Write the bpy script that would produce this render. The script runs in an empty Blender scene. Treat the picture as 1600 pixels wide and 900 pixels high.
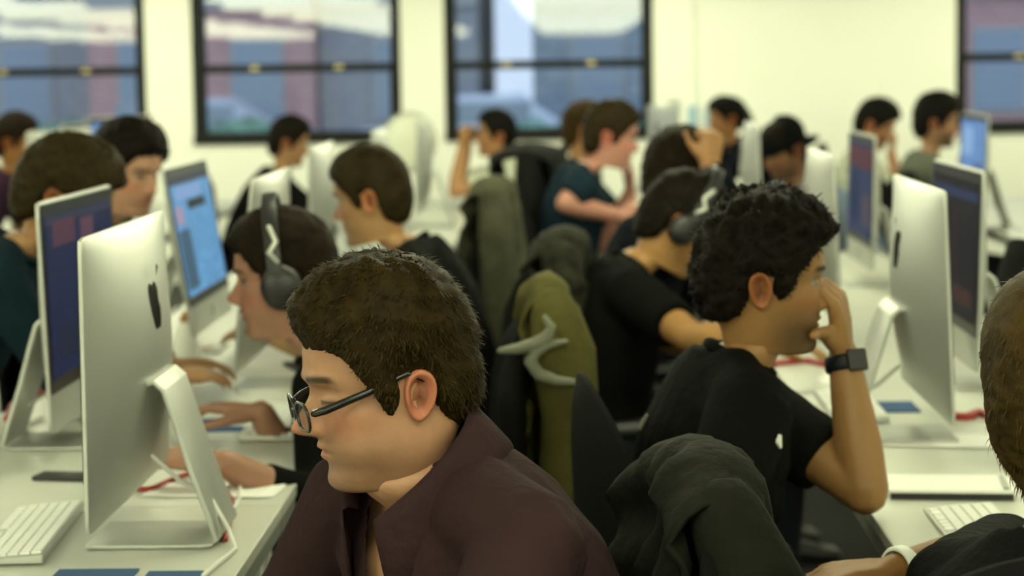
import bpy, bmesh, math, random
import numpy as np
from mathutils import Matrix, Vector

random.seed(7)
rng = np.random.default_rng(7)
SC = bpy.context.scene
COL = SC.collection
rad = math.radians

# ---------------------------------------------------------------- camera
FPX = 3400.0
CAM = Vector((0.0, 0.0, 1.51))
cd = bpy.data.cameras.new('camera')
cd.sensor_width = 36.0
cd.lens = FPX / 1600 * 36
cd.clip_start = 0.05
cd.clip_end = 300
cam = bpy.data.objects.new('camera', cd)
COL.objects.link(cam)
RC = Matrix.Rotation(rad(1.68), 3, 'Z') @ Matrix.Rotation(rad(90 - 5.8), 3, 'X') @ Matrix.Rotation(rad(-0.9), 3, 'Z')
cam.matrix_world = Matrix.Translation(CAM) @ RC.to_4x4()
cd.dof.use_dof = True
cd.dof.focus_distance = 2.75
cd.dof.aperture_fstop = 4.5
SC.camera = cam

# ---------------------------------------------------------------- world + exposure
w = bpy.data.worlds.new('dusk_sky')
SC.world = w
w.use_nodes = True
bg = w.node_tree.nodes['Background']
bg.inputs[0].default_value = (0.60, 0.74, 0.95, 1)
bg.inputs[1].default_value = 1.1
SC.view_settings.view_transform = 'Standard'
SC.view_settings.look = 'None'
SC.view_settings.gamma = 1
SC.view_settings.exposure = 0.0
SC.view_settings.use_curve_mapping = False
LAMP = 21.5          # radiance of the fluorescent diffusers
LAMP_COL = (1.0, 1.03, 0.66)


def ray(px, py):
    return RC @ Vector(((px - 800) / FPX, (450 - py) / FPX, -1.0))


def at_y(px, py, Y):
    d = ray(px, py)
    return CAM + d * (Y / d.y)


def at_z(px, py, z):
    d = ray(px, py)
    return CAM + d * ((z - CAM.z) / d.z)


# ---------------------------------------------------------------- materials
def new_mat(name):
    m = bpy.data.materials.new(name)
    m.use_nodes = True
    return m, m.node_tree.nodes, m.node_tree.links


def mat(name, col, rough=0.6, metal=0.0, bump=0.0, scale=60.0, var=0.0, vscale=6.0, spec=0.5, sheen=0.0):
    m, n, l = new_mat(name)
    p = n['Principled BSDF']
    p.inputs['Base Color'].default_value = (*col, 1)
    p.inputs['Roughness'].default_value = rough
    p.inputs['Metallic'].default_value = metal
    p.inputs['Specular IOR Level'].default_value = spec
    if sheen:
        p.inputs['Sheen Weight'].default_value = sheen
    tc = n.new('ShaderNodeTexCoord')
    if var:
        t = n.new('ShaderNodeTexNoise')
        t.inputs['Scale'].default_value = vscale
        t.inputs['Detail'].default_value = 4
        l.new(tc.outputs['Object'], t.inputs['Vector'])
        r = n.new('ShaderNodeValToRGB')
        r.color_ramp.elements[0].position = 0.3
        r.color_ramp.elements[1].position = 0.7
        r.color_ramp.elements[0].color = (*[c * (1 - var) for c in col], 1)
        r.color_ramp.elements[1].color = (*[min(1, c * (1 + var)) for c in col], 1)
        l.new(t.outputs['Fac'], r.inputs['Fac'])
        l.new(r.outputs['Color'], p.inputs['Base Color'])
    if bump:
        t2 = n.new('ShaderNodeTexNoise')
        t2.inputs['Scale'].default_value = scale
        t2.inputs['Detail'].default_value = 5
        l.new(tc.outputs['Object'], t2.inputs['Vector'])
        b = n.new('ShaderNodeBump')
        b.inputs['Strength'].default_value = bump
        b.inputs['Distance'].default_value = 0.01
        l.new(t2.outputs['Fac'], b.inputs['Height'])
        l.new(b.outputs['Normal'], p.inputs['Normal'])
    return m


def attr_mat(name, rough=0.5, bump=0.15, scale=250, sss=0.0):
    m, n, l = new_mat(name)
    p = n['Principled BSDF']
    p.inputs['Roughness'].default_value = rough
    p.inputs['Specular IOR Level'].default_value = 0.35
    a = n.new('ShaderNodeAttribute')
    a.attribute_name = 'Col'
    l.new(a.outputs['Color'], p.inputs['Base Color'])
    tc = n.new('ShaderNodeTexCoord')
    t = n.new('ShaderNodeTexNoise')
    t.inputs['Scale'].default_value = scale
    l.new(tc.outputs['Object'], t.inputs['Vector'])
    b = n.new('ShaderNodeBump')
    b.inputs['Strength'].default_value = bump
    b.inputs['Distance'].default_value = 0.002
    l.new(t.outputs['Fac'], b.inputs['Height'])
    l.new(b.outputs['Normal'], p.inputs['Normal'])
    return m


def emit(name, col, s):
    m, n, l = new_mat(name)
    n.remove(n['Principled BSDF'])
    e = n.new('ShaderNodeEmission')
    e.inputs[0].default_value = (*col, 1)
    e.inputs[1].default_value = s
    l.new(e.outputs[0], n['Material Output'].inputs[0])
    return m


def glass_mat(name):
    m, n, l = new_mat(name)
    n.remove(n['Principled BSDF'])
    tr = n.new('ShaderNodeBsdfTransparent')
    tr.inputs[0].default_value = (0.93, 0.96, 0.96, 1)
    gl = n.new('ShaderNodeBsdfGlossy')
    gl.inputs['Roughness'].default_value = 0.02
    fr = n.new('ShaderNodeFresnel')
    fr.inputs[0].default_value = 1.5
    mx = n.new('ShaderNodeMixShader')
    l.new(fr.outputs[0], mx.inputs[0])
    l.new(tr.outputs[0], mx.inputs[1])
    l.new(gl.outputs[0], mx.inputs[2])
    l.new(mx.outputs[0], n['Material Output'].inputs[0])
    return m


def screen_mat(name, base, rects, s=1.0):
    """a lit display: flat rectangles (x0,x1,y0,y1,colour) over a base colour, in the display's own 0..1 frame"""
    m, n, l = new_mat(name)
    p = n['Principled BSDF']
    p.inputs['Base Color'].default_value = (0.005, 0.005, 0.006, 1)
    p.inputs['Roughness'].default_value = 0.5
    p.inputs['Specular IOR Level'].default_value = .03
    tc = n.new('ShaderNodeTexCoord')
    sp = n.new('ShaderNodeSeparateXYZ')
    l.new(tc.outputs['Generated'], sp.inputs[0])
    noise = n.new('ShaderNodeTexNoise')
    noise.inputs['Scale'].default_value = 9
    l.new(tc.outputs['Generated'], noise.inputs['Vector'])
    cur = n.new('ShaderNodeMix')
    cur.data_type = 'RGBA'
    l.new(noise.outputs['Fac'], cur.inputs[0])
    cur.inputs[6].default_value = (*[c * 0.6 for c in base], 1)
    cur.inputs[7].default_value = (*[c * 1.4 for c in base], 1)
    out = cur.outputs[2]

    def cmp(sock, lo, hi):
        a = n.new('ShaderNodeMath'); a.operation = 'GREATER_THAN'; a.inputs[1].default_value = lo
        b = n.new('ShaderNodeMath'); b.operation = 'LESS_THAN'; b.inputs[1].default_value = hi
        c = n.new('ShaderNodeMath'); c.operation = 'MULTIPLY'
        l.new(sock, a.inputs[0]); l.new(sock, b.inputs[0])
        l.new(a.outputs[0], c.inputs[0]); l.new(b.outputs[0], c.inputs[1])
        return c.outputs[0]
    for (x0, x1, y0, y1, c) in rects:
        k = n.new('ShaderNodeMath'); k.operation = 'MULTIPLY'
        l.new(cmp(sp.outputs[1], x0, x1), k.inputs[0])
        l.new(cmp(sp.outputs[2], y0, y1), k.inputs[1])
        mx = n.new('ShaderNodeMix'); mx.data_type = 'RGBA'
        l.new(k.outputs[0], mx.inputs[0])
        l.new(out, mx.inputs[6])
        mx.inputs[7].default_value = (*c, 1)
        out = mx.outputs[2]
    l.new(out, p.inputs['Emission Color'])
    p.inputs['Emission Strength'].default_value = s
    return m


def facade_mat(name, a, b, scale):
    m, n, l = new_mat(name)
    p = n['Principled BSDF']
    p.inputs['Roughness'].default_value = 0.9
    tc = n.new('ShaderNodeTexCoord')
    mp = n.new('ShaderNodeMapping')
    mp.inputs['Rotation'].default_value = (rad(90), 0, 0)
    l.new(tc.outputs['Object'], mp.inputs[0])
    t = n.new('ShaderNodeTexBrick')
    t.inputs['Color1'].default_value = (*a, 1)
    t.inputs['Color2'].default_value = (*b, 1)
    t.inputs['Mortar'].default_value = (*[x * 0.8 for x in a], 1)
    t.inputs['Scale'].default_value = scale
    l.new(mp.outputs[0], t.inputs['Vector'])
    l.new(t.outputs['Color'], p.inputs['Base Color'])
    return m


M = {
    'wall': mat('white_wall_paint', (0.90, 0.91, 0.85), 0.85, bump=0.05, scale=120),
    'ceiling': mat('ceiling_paint', (0.45, 0.45, 0.42), 0.9, bump=0.03),
    'floor': mat('dark_carpet', (0.035, 0.034, 0.032), 0.95, bump=0.5, scale=300, var=0.25, vscale=40),
    'black_frame': mat('black_window_paint', (0.009, 0.010, 0.009), 0.6, bump=0.04, spec=.2),
    'brass': mat('aged_brass', (0.35, 0.28, 0.12), 0.4, metal=0.8),
    'glass': glass_mat('window_glass'),
    'desk': mat('white_laminate', (0.56, 0.57, 0.51), 0.35, bump=0.015, scale=200, var=0.03),
    'desk_edge': mat('grey_edge_band', (0.20, 0.21, 0.18), 0.5, bump=0.02),
    'white_metal': mat('white_powder_coat', (0.72, 0.73, 0.68), 0.4),
    'alu': mat('brushed_aluminium', (0.50, 0.51, 0.48), 0.46, metal=0.8, bump=0.01, scale=400),
    'alu_dark': mat('grey_aluminium', (0.42, 0.43, 0.41), 0.45, metal=0.6),
    'black_plastic': mat('black_plastic', (0.012, 0.012, 0.013), 0.4, bump=0.03, scale=300),
    'black_glass': mat('black_bezel_glass', (0.004, 0.004, 0.005), 0.35, spec=.2),
    'logo': mat('black_logo', (0.008, 0.008, 0.008), 0.2),
    'key': mat('white_keycap', (0.80, 0.81, 0.77), 0.45),
    'mouse': mat('white_mouse_plastic', (0.82, 0.82, 0.79), 0.2),
    'paper': mat('white_paper', (0.84, 0.84, 0.80), 0.8, bump=0.03, scale=20),
    'blue_pad': mat('blue_mouse_pad', (0.015, 0.07, 0.20), 0.8, bump=0.1, scale=400),
    'red_cable': mat('red_cable', (0.35, 0.025, 0.02), 0.45),
    'white_cable': mat('white_cable', (0.7, 0.7, 0.66), 0.5),
    'mesh_fabric': mat('black_chair_fabric', (0.005, 0.005, 0.005), 0.9, bump=0.4, scale=350, spec=.1),
    'jacket_grey': mat('charcoal_jacket_cloth', (0.0095, 0.0100, 0.0070), 0.85, bump=0.5, scale=45, var=0.3, vscale=14, spec=.1),
    'jacket_khaki': mat('khaki_jacket_cloth', (0.070, 0.062, 0.018), 0.85, bump=0.4, scale=50, var=0.25, vscale=12, spec=.1),
    'jacket_black': mat('black_jacket_cloth', (0.006, 0.006, 0.006), 0.8, bump=0.4, scale=50, var=0.2, spec=.1),
    'jacket_mottled': mat('mottled_jacket_cloth', (0.018, 0.018, 0.012), 0.85, bump=0.4, scale=40, var=0.75, vscale=26, spec=.1),
    'jacket_pale': mat('grey_coat_cloth', (0.065, 0.065, 0.042), 0.85, bump=0.4, scale=40, var=0.4, vscale=10, spec=.1),
    'lining': mat('pale_lining', (0.16, 0.165, 0.115), 0.7, bump=0.2, scale=80),
    'skin': attr_mat('skin', 0.5),
    'eye': attr_mat('eye', 0.15, 0.0),
    'watch': mat('black_watch_strap', (0.005, 0.007, 0.009), 0.5, spec=.2),
    'wristband': mat('white_wristband', (0.80, 0.82, 0.76), 0.6),
    'glasses': mat('black_acetate', (0.010, 0.010, 0.012), 0.25),
    'silver': mat('silver_plastic', (0.55, 0.56, 0.50), 0.3, metal=0.5),
    'lens': glass_mat('spectacle_lens'),
    'denim': mat('dark_denim', (0.012, 0.014, 0.020), 0.85, bump=0.3, scale=200, spec=.1),
    'shoe': mat('dark_shoe_leather', (0.02, 0.018, 0.016), 0.5),
    'lamp': emit('fluorescent_diffuser', LAMP_COL, LAMP),
    'lamp_body': mat('white_lamp_housing', (0.75, 0.75, 0.72), 0.5),
    'fan': mat('pale_fan_plastic', (0.66, 0.68, 0.58), 0.5),
    'notice': mat('pale_blue_notice', (0.36, 0.52, 0.66), 0.8),
    'asphalt': mat('street_asphalt', (0.20, 0.27, 0.33), 0.9, bump=0.2, var=0.3, vscale=0.6),
    'hedge': mat('hedge_leaf', (0.17, 0.32, 0.24), 0.9, bump=0.8, scale=12, var=0.5, vscale=3),
    'brick_pink': facade_mat('pink_brick', (0.66, 0.38, 0.37), (0.72, 0.44, 0.41), 2.0),
    'stone_grey': facade_mat('grey_stone', (0.40, 0.42, 0.45), (0.46, 0.46, 0.47), 1.2),
    'stone_blue': facade_mat('bluish_render', (0.32, 0.40, 0.46), (0.38, 0.45, 0.50), 0.8),
    'tan': mat('tan_render', (0.48, 0.42, 0.33), 0.9),
    'far_glass': mat('far_window_glass', (0.34, 0.42, 0.50), 0.25, spec=0.5),
    'far_frame': mat('far_window_frame', (0.5, 0.5, 0.48), 0.6),
}


# ---------------------------------------------------------------- mesh helpers
def smooth_mesh(me):
    me.polygons.foreach_set('use_smooth', np.ones(len(me.polygons), dtype=bool))


def mk(name, V, F, m, parent=None, smooth=True, loc=None, rot=None, bevel=0.0, solid=0.0, sub=0, cols=None):
    me = bpy.data.meshes.new(name)
    V = np.asarray(V, dtype=float)
    me.from_pydata(V.tolist(), [], [list(map(int, f)) for f in F])
    me.validate()
    if cols is not None:
        a = me.color_attributes.new('Col', 'FLOAT_COLOR', 'POINT')
        a.data.foreach_set('color', np.c_[cols, np.ones(len(cols))].astype(np.float32).ravel())
    if smooth:
        smooth_mesh(me)
    me.materials.append(m)
    o = bpy.data.objects.new(name, me)
    COL.objects.link(o)
    if parent:
        o.parent = parent
    if loc is not None:
        o.location = loc
    if rot is not None:
        o.rotation_euler = rot
    if bevel:
        b = o.modifiers.new('bevel', 'BEVEL'); b.width = bevel; b.segments = 2; b.limit_method = 'ANGLE'
    if solid:
        s = o.modifiers.new('solid', 'SOLIDIFY'); s.thickness = solid; s.offset = 0
    if sub:
        s = o.modifiers.new('sub', 'SUBSURF'); s.levels = sub; s.render_levels = sub
    return o


def empty(name, loc, label=None, cat=None, group=None, rz=0.0, kind=None):
    o = bpy.data.objects.new(name, None)
    COL.objects.link(o)
    o.empty_display_size = 0.1
    o.location = loc
    o.rotation_euler = (0, 0, rz)
    tag(o, label, cat, group, kind)
    return o


def tag(o, label=None, cat=None, group=None, kind=None):
    if label: o['label'] = label
    if cat: o['category'] = cat
    if group: o['group'] = group
    if kind: o['kind'] = kind
    return o


class MB:
    """collects pieces of one part"""
    def __init__(s):
        s.V = []; s.F = []

    def add(s, V, F):
        k = len(s.V)
        s.V.extend([tuple(v) for v in V])
        s.F.extend([[i + k for i in f] for f in F])
        return s

    def box(s, x0, x1, y0, y1, z0, z1):
        V = [(x, y, z) for z in (z0, z1) for y in (y0, y1) for x in (x0, x1)]
        return s.add(V, [(0, 2, 3, 1), (4, 5, 7, 6), (0, 1, 5, 4), (2, 6, 7, 3), (0, 4, 6, 2), (1, 3, 7, 5)])

    def tube(s, pts, radii, n=10, flat=1.0):
        """tapered tube through pts with rounded ends"""
        V, F = tube_mesh(pts, radii, n)
        return s.add(V, F)

    def build(s, name, m, parent=None, **k):
        return mk(name, s.V, s.F, m, parent, **k)


def tube_mesh(pts, radii, n=10):
    P = [np.array(p, float) for p in pts]
    R = list(radii) if hasattr(radii, '__len__') else [radii] * len(P)
    # rounded caps
    d0 = P[0] - P[1]; d0 = d0 / (np.linalg.norm(d0) + 1e-9)
    d1 = P[-1] - P[-2]; d1 = d1 / (np.linalg.norm(d1) + 1e-9)
    C = [(P[0] + d0 * R[0] * 0.97, R[0] * 0.22), (P[0] + d0 * R[0] * 0.7, R[0] * 0.72)]
    C += list(zip(P, R))
    C += [(P[-1] + d1 * R[-1] * 0.7, R[-1] * 0.72), (P[-1] + d1 * R[-1] * 0.97, R[-1] * 0.22)]
    V = []
    ref = None
    for i, (c, r) in enumerate(C):
        a = C[max(0, i - 1)][0]; b = C[min(len(C) - 1, i + 1)][0]
        t = b - a; t = t / (np.linalg.norm(t) + 1e-9)
        if ref is None:
            h = np.array([0, 0, 1.0]) if abs(t[2]) < 0.9 else np.array([1.0, 0, 0])
            u = np.cross(t, h)
        else:
            u = ref - t * np.dot(ref, t)
        u = u / (np.linalg.norm(u) + 1e-9); ref = u
        v = np.cross(t, u)
        for k in range(n):
            q = 2 * math.pi * k / n
            V.append(c + r * (math.cos(q) * u + math.sin(q) * v))
    F = []
    L = len(C)
    for i in range(L - 1):
        for k in range(n):
            F.append((i * n + k, i * n + (k + 1) % n, (i + 1) * n + (k + 1) % n, (i + 1) * n + k))
    F.append(tuple(range(n))[::-1]); F.append(tuple((L - 1) * n + k for k in range(n)))
    return V, F


def loft(rings, cap=True):
    n = len(rings[0]); V = [p for r in rings for p in r]; F = []
    for i in range(len(rings) - 1):
        for k in range(n):
            F.append((i * n + k, i * n + (k + 1) % n, (i + 1) * n + (k + 1) % n, (i + 1) * n + k))
    if cap:
        F.append(tuple(range(n))[::-1]); F.append(tuple((len(rings) - 1) * n + k for k in range(n)))
    return V, F


def grid_faces(nu, nv):
    return [(i * nv + j, (i + 1) * nv + j, (i + 1) * nv + j + 1, i * nv + j + 1) for i in range(nu - 1) for j in range(nv - 1)]


def fix_normals(me):
    bm = bmesh.new(); bm.from_mesh(me)
    bmesh.ops.recalc_face_normals(bm, faces=bm.faces)
    bm.to_mesh(me); bm.free()


def remesh(mb, voxel, smooth_it=4):
    me = bpy.data.meshes.new('tmp')
    me.from_pydata([tuple(map(float, v)) for v in mb.V], [], [tuple(f) for f in mb.F])
    fix_normals(me)
    o = bpy.data.objects.new('tmp', me)
    COL.objects.link(o)
    r = o.modifiers.new('r', 'REMESH'); r.mode = 'VOXEL'; r.voxel_size = voxel; r.adaptivity = 0
    s = o.modifiers.new('s', 'SMOOTH'); s.factor = 0.5; s.iterations = smooth_it
    dg = bpy.context.evaluated_depsgraph_get()
    ev = o.evaluated_get(dg)
    m2 = ev.to_mesh()
    V = np.empty(len(m2.vertices) * 3); m2.vertices.foreach_get('co', V); V = V.reshape(-1, 3)
    N = np.empty(len(m2.vertices) * 3, dtype=np.float32); m2.vertices.foreach_get('normal', N); N = N.reshape(-1, 3)
    F = [tuple(p.vertices) for p in m2.polygons]
    ev.to_mesh_clear()
    bpy.data.objects.remove(o); bpy.data.meshes.remove(me)
    return V, F, N


def sines(P, freq, seed, n=6):
    r = np.random.default_rng(seed)
    out = np.zeros(len(P))
    Q = P + 0.25 / freq * np.sin(P[:, [1, 2, 0]] * freq * 3.1 + seed)
    for _ in range(n):
        d = r.normal(size=3); d /= np.linalg.norm(d)
        out += np.sin(Q @ d * freq * 2 * math.pi * r.uniform(0.6, 1.5) + r.uniform(0, 6.28))
    return out / n


def sstep(a, b, x):
    t = np.clip((x - a) / (b - a), 0, 1)
    return t * t * (3 - 2 * t)


# ================================================================ ROOM
XL, XR, YB, YW, ZC = -10.8, 6.0, -16.0, 15.5, 3.1
o = MB().box(XL - .2, XR + .2, YB - .2, YW + .25, -0.12, 0.0).build('floor', M['floor'], smooth=False); tag(o, kind='structure')
o = MB().box(XL - .2, XR + .2, YB - .2, YW + .25, ZC, ZC + .12).build('ceiling', M['ceiling'], smooth=False); tag(o, kind='structure')
o = MB().box(XL - .2, XL, YB, YW + .25, 0, ZC).build('wall_left', M['wall'], smooth=False); tag(o, kind='structure')
o = MB().box(XR, XR + .2, YB, YW + .25, 0, ZC).build('wall_right', M['wall'], smooth=False); tag(o, kind='structure')
o = MB().box(XL - .2, XR + .2, YB - .2, YB, 0, ZC).build('wall_rear', M['wall'], smooth=False); tag(o, kind='structure')

WT = 0.25
SILL, HEAD = 0.99, 2.48
WX = [(-9.91, -8.44), (-8.11, -6.64), (-6.31, -4.84), (-4.51, -3.04), (-2.71, -1.22), (-0.91, 0.57), (2.70, 4.20)]
mb = MB()
mb.box(XL, XR, YW, YW + WT, 0, SILL)
mb.box(XL, XR, YW, YW + WT, HEAD, ZC)
px_ = XL
for a, b in WX:
    mb.box(px_, a, YW, YW + WT, SILL, HEAD); px_ = b
mb.box(px_, XR, YW, YW + WT, SILL, HEAD)
o = mb.build('wall_window_side', M['wall'], smooth=False); tag(o, kind='structure')
o = MB().box(0.60, 0.86, YW - 0.05, YW, 0, ZC).build('trim_1', M['wall'], smooth=False, bevel=0.006); tag(o, kind='structure')
o = MB().box(XL, XR, YW - 0.02, YW, 0, 0.12).build('baseboard_window_side', M['white_metal'], smooth=False); tag(o, kind='structure')

for i, (a, b) in enumerate(WX):
    e = empty('window_%d' % (i + 1), ((a + b) / 2, YW + 0.02, SILL), kind='structure')
    hw = (b - a) / 2; H = HEAD - SILL; zr = 0.535
    MB().box(-hw, -hw + .072, -.01, .16, 0, H).box(hw - .072, hw, -.01, .16, 0, H).box(-hw, hw, 0, .16, H - .06, H).build('frame', M['black_frame'], e, smooth=False, bevel=.004)
    MB().box(-hw, hw, -.05, .16, -.0, .055).build('sill', M['black_frame'], e, smooth=False, bevel=.004)
    MB().box(-hw + .055, hw - .055, .03, .11, zr - .03, zr + .03).build('meeting_rail', M['black_frame'], e, smooth=False, bevel=.004)
    lo = MB().box(-hw + .055, -hw + .085, .04, .09, .055, zr - .03).box(hw - .085, hw - .055, .04, .09, .055, zr - .03).box(-hw + .085, hw - .085, .04, .09, .055, .085)
    lo.build('lower_sash', M['black_frame'], e, smooth=False)
    MB().box(-hw + .055, -hw + .08, .09, .13, zr + .03, H - .06).box(hw - .08, hw - .055, .09, .13, zr + .03, H - .06).build('upper_sash', M['black_frame'], e, smooth=False)
    MB().add([(-hw + .085, .065, .085), (hw - .085, .065, .085), (hw - .085, .065, zr - .03), (-hw + .085, .065, zr - .03)], [(0, 1, 2, 3)]).build('pane', M['glass'], e, smooth=False)
    MB().add([(-hw + .08, .11, zr + .03), (hw - .08, .11, zr + .03), (hw - .08, .11, H - .06), (-hw + .08, .11, H - .06)], [(0, 1, 2, 3)]).build('pane', M['glass'], e, smooth=False)
    for s in (-0.3, 0.3):
        MB().box(s - .03, s + .03, .005, .03, zr - .012, zr + .022).build('latch', M['brass'], e, smooth=False, bevel=.004)

# wall fittings
def wall_item(name, px, py, wdt, hgt, m, label, cat, group=None):
    p = at_y(px, py, YW - 0.055)
    o = MB().box(-wdt / 2, wdt / 2, -.006, .004, -hgt / 2, hgt / 2).build(name, m, None, smooth=False, bevel=.002, loc=(p.x, YW - 0.004 - (0.05 if 0.6 < p.x < .86 else 0), p.z))
    tag(o, label, cat, group)
wall_item('light_switch', 1053, 164, .09, .07, M['alu_dark'], 'small grey switch plate on the white wall beside the window', 'switch')
wall_item('wall_notice', 1082, 184, .07, .17, M['notice'], 'narrow pale blue notice on the white wall, nearer the window', 'notice', 'blue notices on the wall')
wall_item('wall_notice', 1109, 188, .07, .15, M['notice'], 'narrow pale blue notice on the white wall, farther from the window', 'notice', 'blue notices on the wall')

# pendant fluorescent luminaires (seen as reflections in the panes)
def luminaire(x, y, z=2.27):
    e = empty('pendant_lamp', (x, y, z), 'white pendant fluorescent lamp with glowing diffuser under the ceiling', 'lamp', 'pendant lamps in rows')
    MB().box(-.85, .85, -.09, .09, .02, .07).build('housing', M['lamp_body'], e, smooth=False, bevel=.006)
    MB().box(-.83, .83, -.085, .085, -.10, .02).build('diffuser', M['lamp'], e, smooth=False)
    for s in (-.7, .7):
        MB().tube([(s, 0, .07), (s, 0, ZC - z)], .004, 6).build('suspension_wire', M['white_cable'], e)
for x in (-9.3, -6.15, -2.95, .2, 3.35):
    for y in (-13.5, -10.5, -7.5, -4.5, -1.5, 1.5, 4.5, 7.5, 10.5, 13.9):
        luminaire(x, y)

# ================================================================ OUTSIDE
o = MB().box(-60, 60, YW + .3, 120, -0.45, -0.35).build('street', M['asphalt'], smooth=False); tag(o, kind='structure')


def building(x0, x1, y, h, m, label, rows, cols, win=True, depth=9):
    e = empty('building', ((x0 + x1) / 2, y, -.35), label, 'building')
    hw = (x1 - x0) / 2
    MB().box(-hw, hw, 0, depth, 0, h).build('wall', m, e, smooth=False)
    MB().box(-hw, hw, -.12, 0, 3.0, 3.25).build('cornice', M['far_frame'], e, smooth=False)
    MB().box(-hw, hw, -.15, depth, h, h + .3).build('parapet', M['far_frame'], e, smooth=False)
    sp = 2 * hw / cols
    for r in range(rows):
        for c in range(cols):
            cx = -hw + sp * (c + .5); z0 = .9 + r * 3.0
            f = MB().box(cx - .5, cx + .5, -.06, .02, z0, z0 + 1.55).build('window', M['far_frame'], e, smooth=False)
            MB().box(cx - .44, cx + .44, -.08, -.05, z0 + .06, z0 + 1.49).build('pane', M['far_glass'], f, smooth=False)
building(-22, -9.0, 41, 10, M['stone_grey'], 'grey stone building across the street, at the pink building\'s far side', 3, 5)
building(-8.9, -4.75, 40, 8, M['brick_pink'], 'pink brick building across the street between two grey ones', 2, 2)
building(-4.7, -1.75, 40.5, 9, M['stone_grey'], 'narrow grey stone building across the street next to the pink one', 3, 1)
building(-0.75, 6.5, 41, 9, M['stone_blue'], 'wide bluish rendered building across the street', 3, 3)
building(6.7, 13, 40, 8, M['brick_pink'], 'pink brick building across the street past the bluish one', 2, 3)


def hedge(x0, x1, y, h, label):
    n = int((x1 - x0) / .12); V = []; F = []
    for i in range(n + 1):
        x = x0 + (x1 - x0) * i / n
        for k in range(11):
            q = math.pi * k / 10
            j = 1 + random.uniform(-.12, .12)
            V.append((x + random.uniform(-.03, .03), y - math.cos(q) * .45 * j, -.35 + (math.sin(q) ** .5) * h * j))
    F = grid_faces(n + 1, 11)
    o = mk('hedge', V, F, M['hedge']); tag(o, label, 'hedge')
hedge(-7.8, -3.6, 29, 1.15, 'clipped green hedge in front of the pink brick building')
hedge(-1.0, 3.5, 31, 1.05, 'clipped green hedge in front of the bluish building')


def parked_car(x, y, m, label):
    e = empty('car', (x, y, -.35), label, 'car')
    prof = [(-2.1, .35), (-2.1, .75), (-1.9, .9), (-1.1, .98), (-.55, 1.42), (.75, 1.45), (1.4, 1.0), (2.05, .9), (2.1, .6), (2.1, .35)]
    rings = [[(px, yy, pz if abs(yy) < .8 else pz * .98) for px, pz in prof] for yy in (-.85, -.7, .7, .85)]
    V, F = loft(rings)
    mk('car_body', V, F, m, e, bevel=.04)
    for sx in (-1.3, 1.3):
        for sy in (-.82, .82):
            MB().tube([(sx, sy - .06, .33), (sx, sy + .06, .33)], .32, 16).build('wheel', M['black_plastic'], e)
    MB().box(-.9, .95, -.86, -.8, 1.0, 1.34).build('side_window', M['far_glass'], e, smooth=False, bevel=.02)
parked_car(-6.2, 34.5, mat('pale_car_paint', (.55, .62, .72), .25), 'pale blue parked car behind the hedge by the pink building')
parked_car(-1.6, 34.0, mat('white_car_paint', (.7, .78, .9), .25), 'white parked car in front of the gap between the buildings')

# ================================================================ DESKS
DZ = 0.75


def desk(x0, x1, y0, y1, label, group):
    cx, cy = (x0 + x1) / 2, (y0 + y1) / 2
    e = empty('bench_desk', (cx, cy, 0), label, 'desk', group)
    hx, hy = (x1 - x0) / 2, (y1 - y0) / 2 - .002
    MB().box(-hx, hx, -hy, hy, DZ - .022, DZ).build('desk_top', M['desk'], e, smooth=False, bevel=.002)
    MB().box(-hx + .002, hx - .002, -hy + .002, hy - .002, DZ - .05, DZ - .0225).build('edge_band', M['desk_edge'], e, smooth=False)
    for sy in (-1, 1):
        for sx in (-1, 1):
            MB().box(sx * (hx - .05) - .02, sx * (hx - .05) + .02, sy * (hy - .05) - .02, sy * (hy - .05) + .02, 0, DZ - .05).build('leg', M['white_metal'], e, smooth=False, bevel=.003)
    MB().box(-.02, .02, -hy + .07, hy - .07, DZ - .14, DZ - .05).build('crossbar', M['white_metal'], e, smooth=False)
GL, GR = 'desks of the row with the man in glasses', 'desks of the row with the man wearing a watch'
for i, (y, y2) in enumerate(((1.0, 3.75), (3.75, 6.5), (6.5, 9.25), (9.25, 12.7))):
    desk(-1.30, -.52, y, y2, ['white desk beside the man in glasses', 'white desk in front of the man with black headphones', 'white desk beside the dark-haired man in black', 'white desk in front of the man in a white shirt'][i], GL)
for i, y in enumerate((3.25, 6.0, 8.75, 11.5)):
    desk(.495, 1.22 if i < 2 else 1.0, y, y + 2.75, ['white desk under the elbow of the man wearing a watch', 'white desk in front of the person with a hand on the head', 'white desk by the man in a black cap', 'white desk at the wall end of the row, beside the person with a ponytail'][i], GR)
for i, y in enumerate((7.3, 10.05)):
    desk(-2.62, -1.95, y, y + 2.75, ['white desk in the next row with bare nearer end', 'white desk in front of the brown-haired man in maroon and blue'][i], 'desks of the row by the far left windows')
for i, y in enumerate((6.5, 9.25)):
    desk(1.88, 2.62, y, y + 2.75, ['white desk beside the empty black chair', 'white desk in front of the bearded man in grey'][i], 'desks of the row by the blank wall')


# ================================================================ COMPUTERS
def rounded_rect(w, h, r, n=5):
    pts = []
    for cx, cz, a0 in ((w / 2 - r, h - r, 0), (-w / 2 + r, h - r, 90), (-w / 2 + r, r, 180), (w / 2 - r, r, 270)):
        for k in range(n + 1):
            a = rad(a0 + 90 * k / n)
            pts.append((cx + r * math.cos(a), cz + r * math.sin(a)))
    return pts


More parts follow.
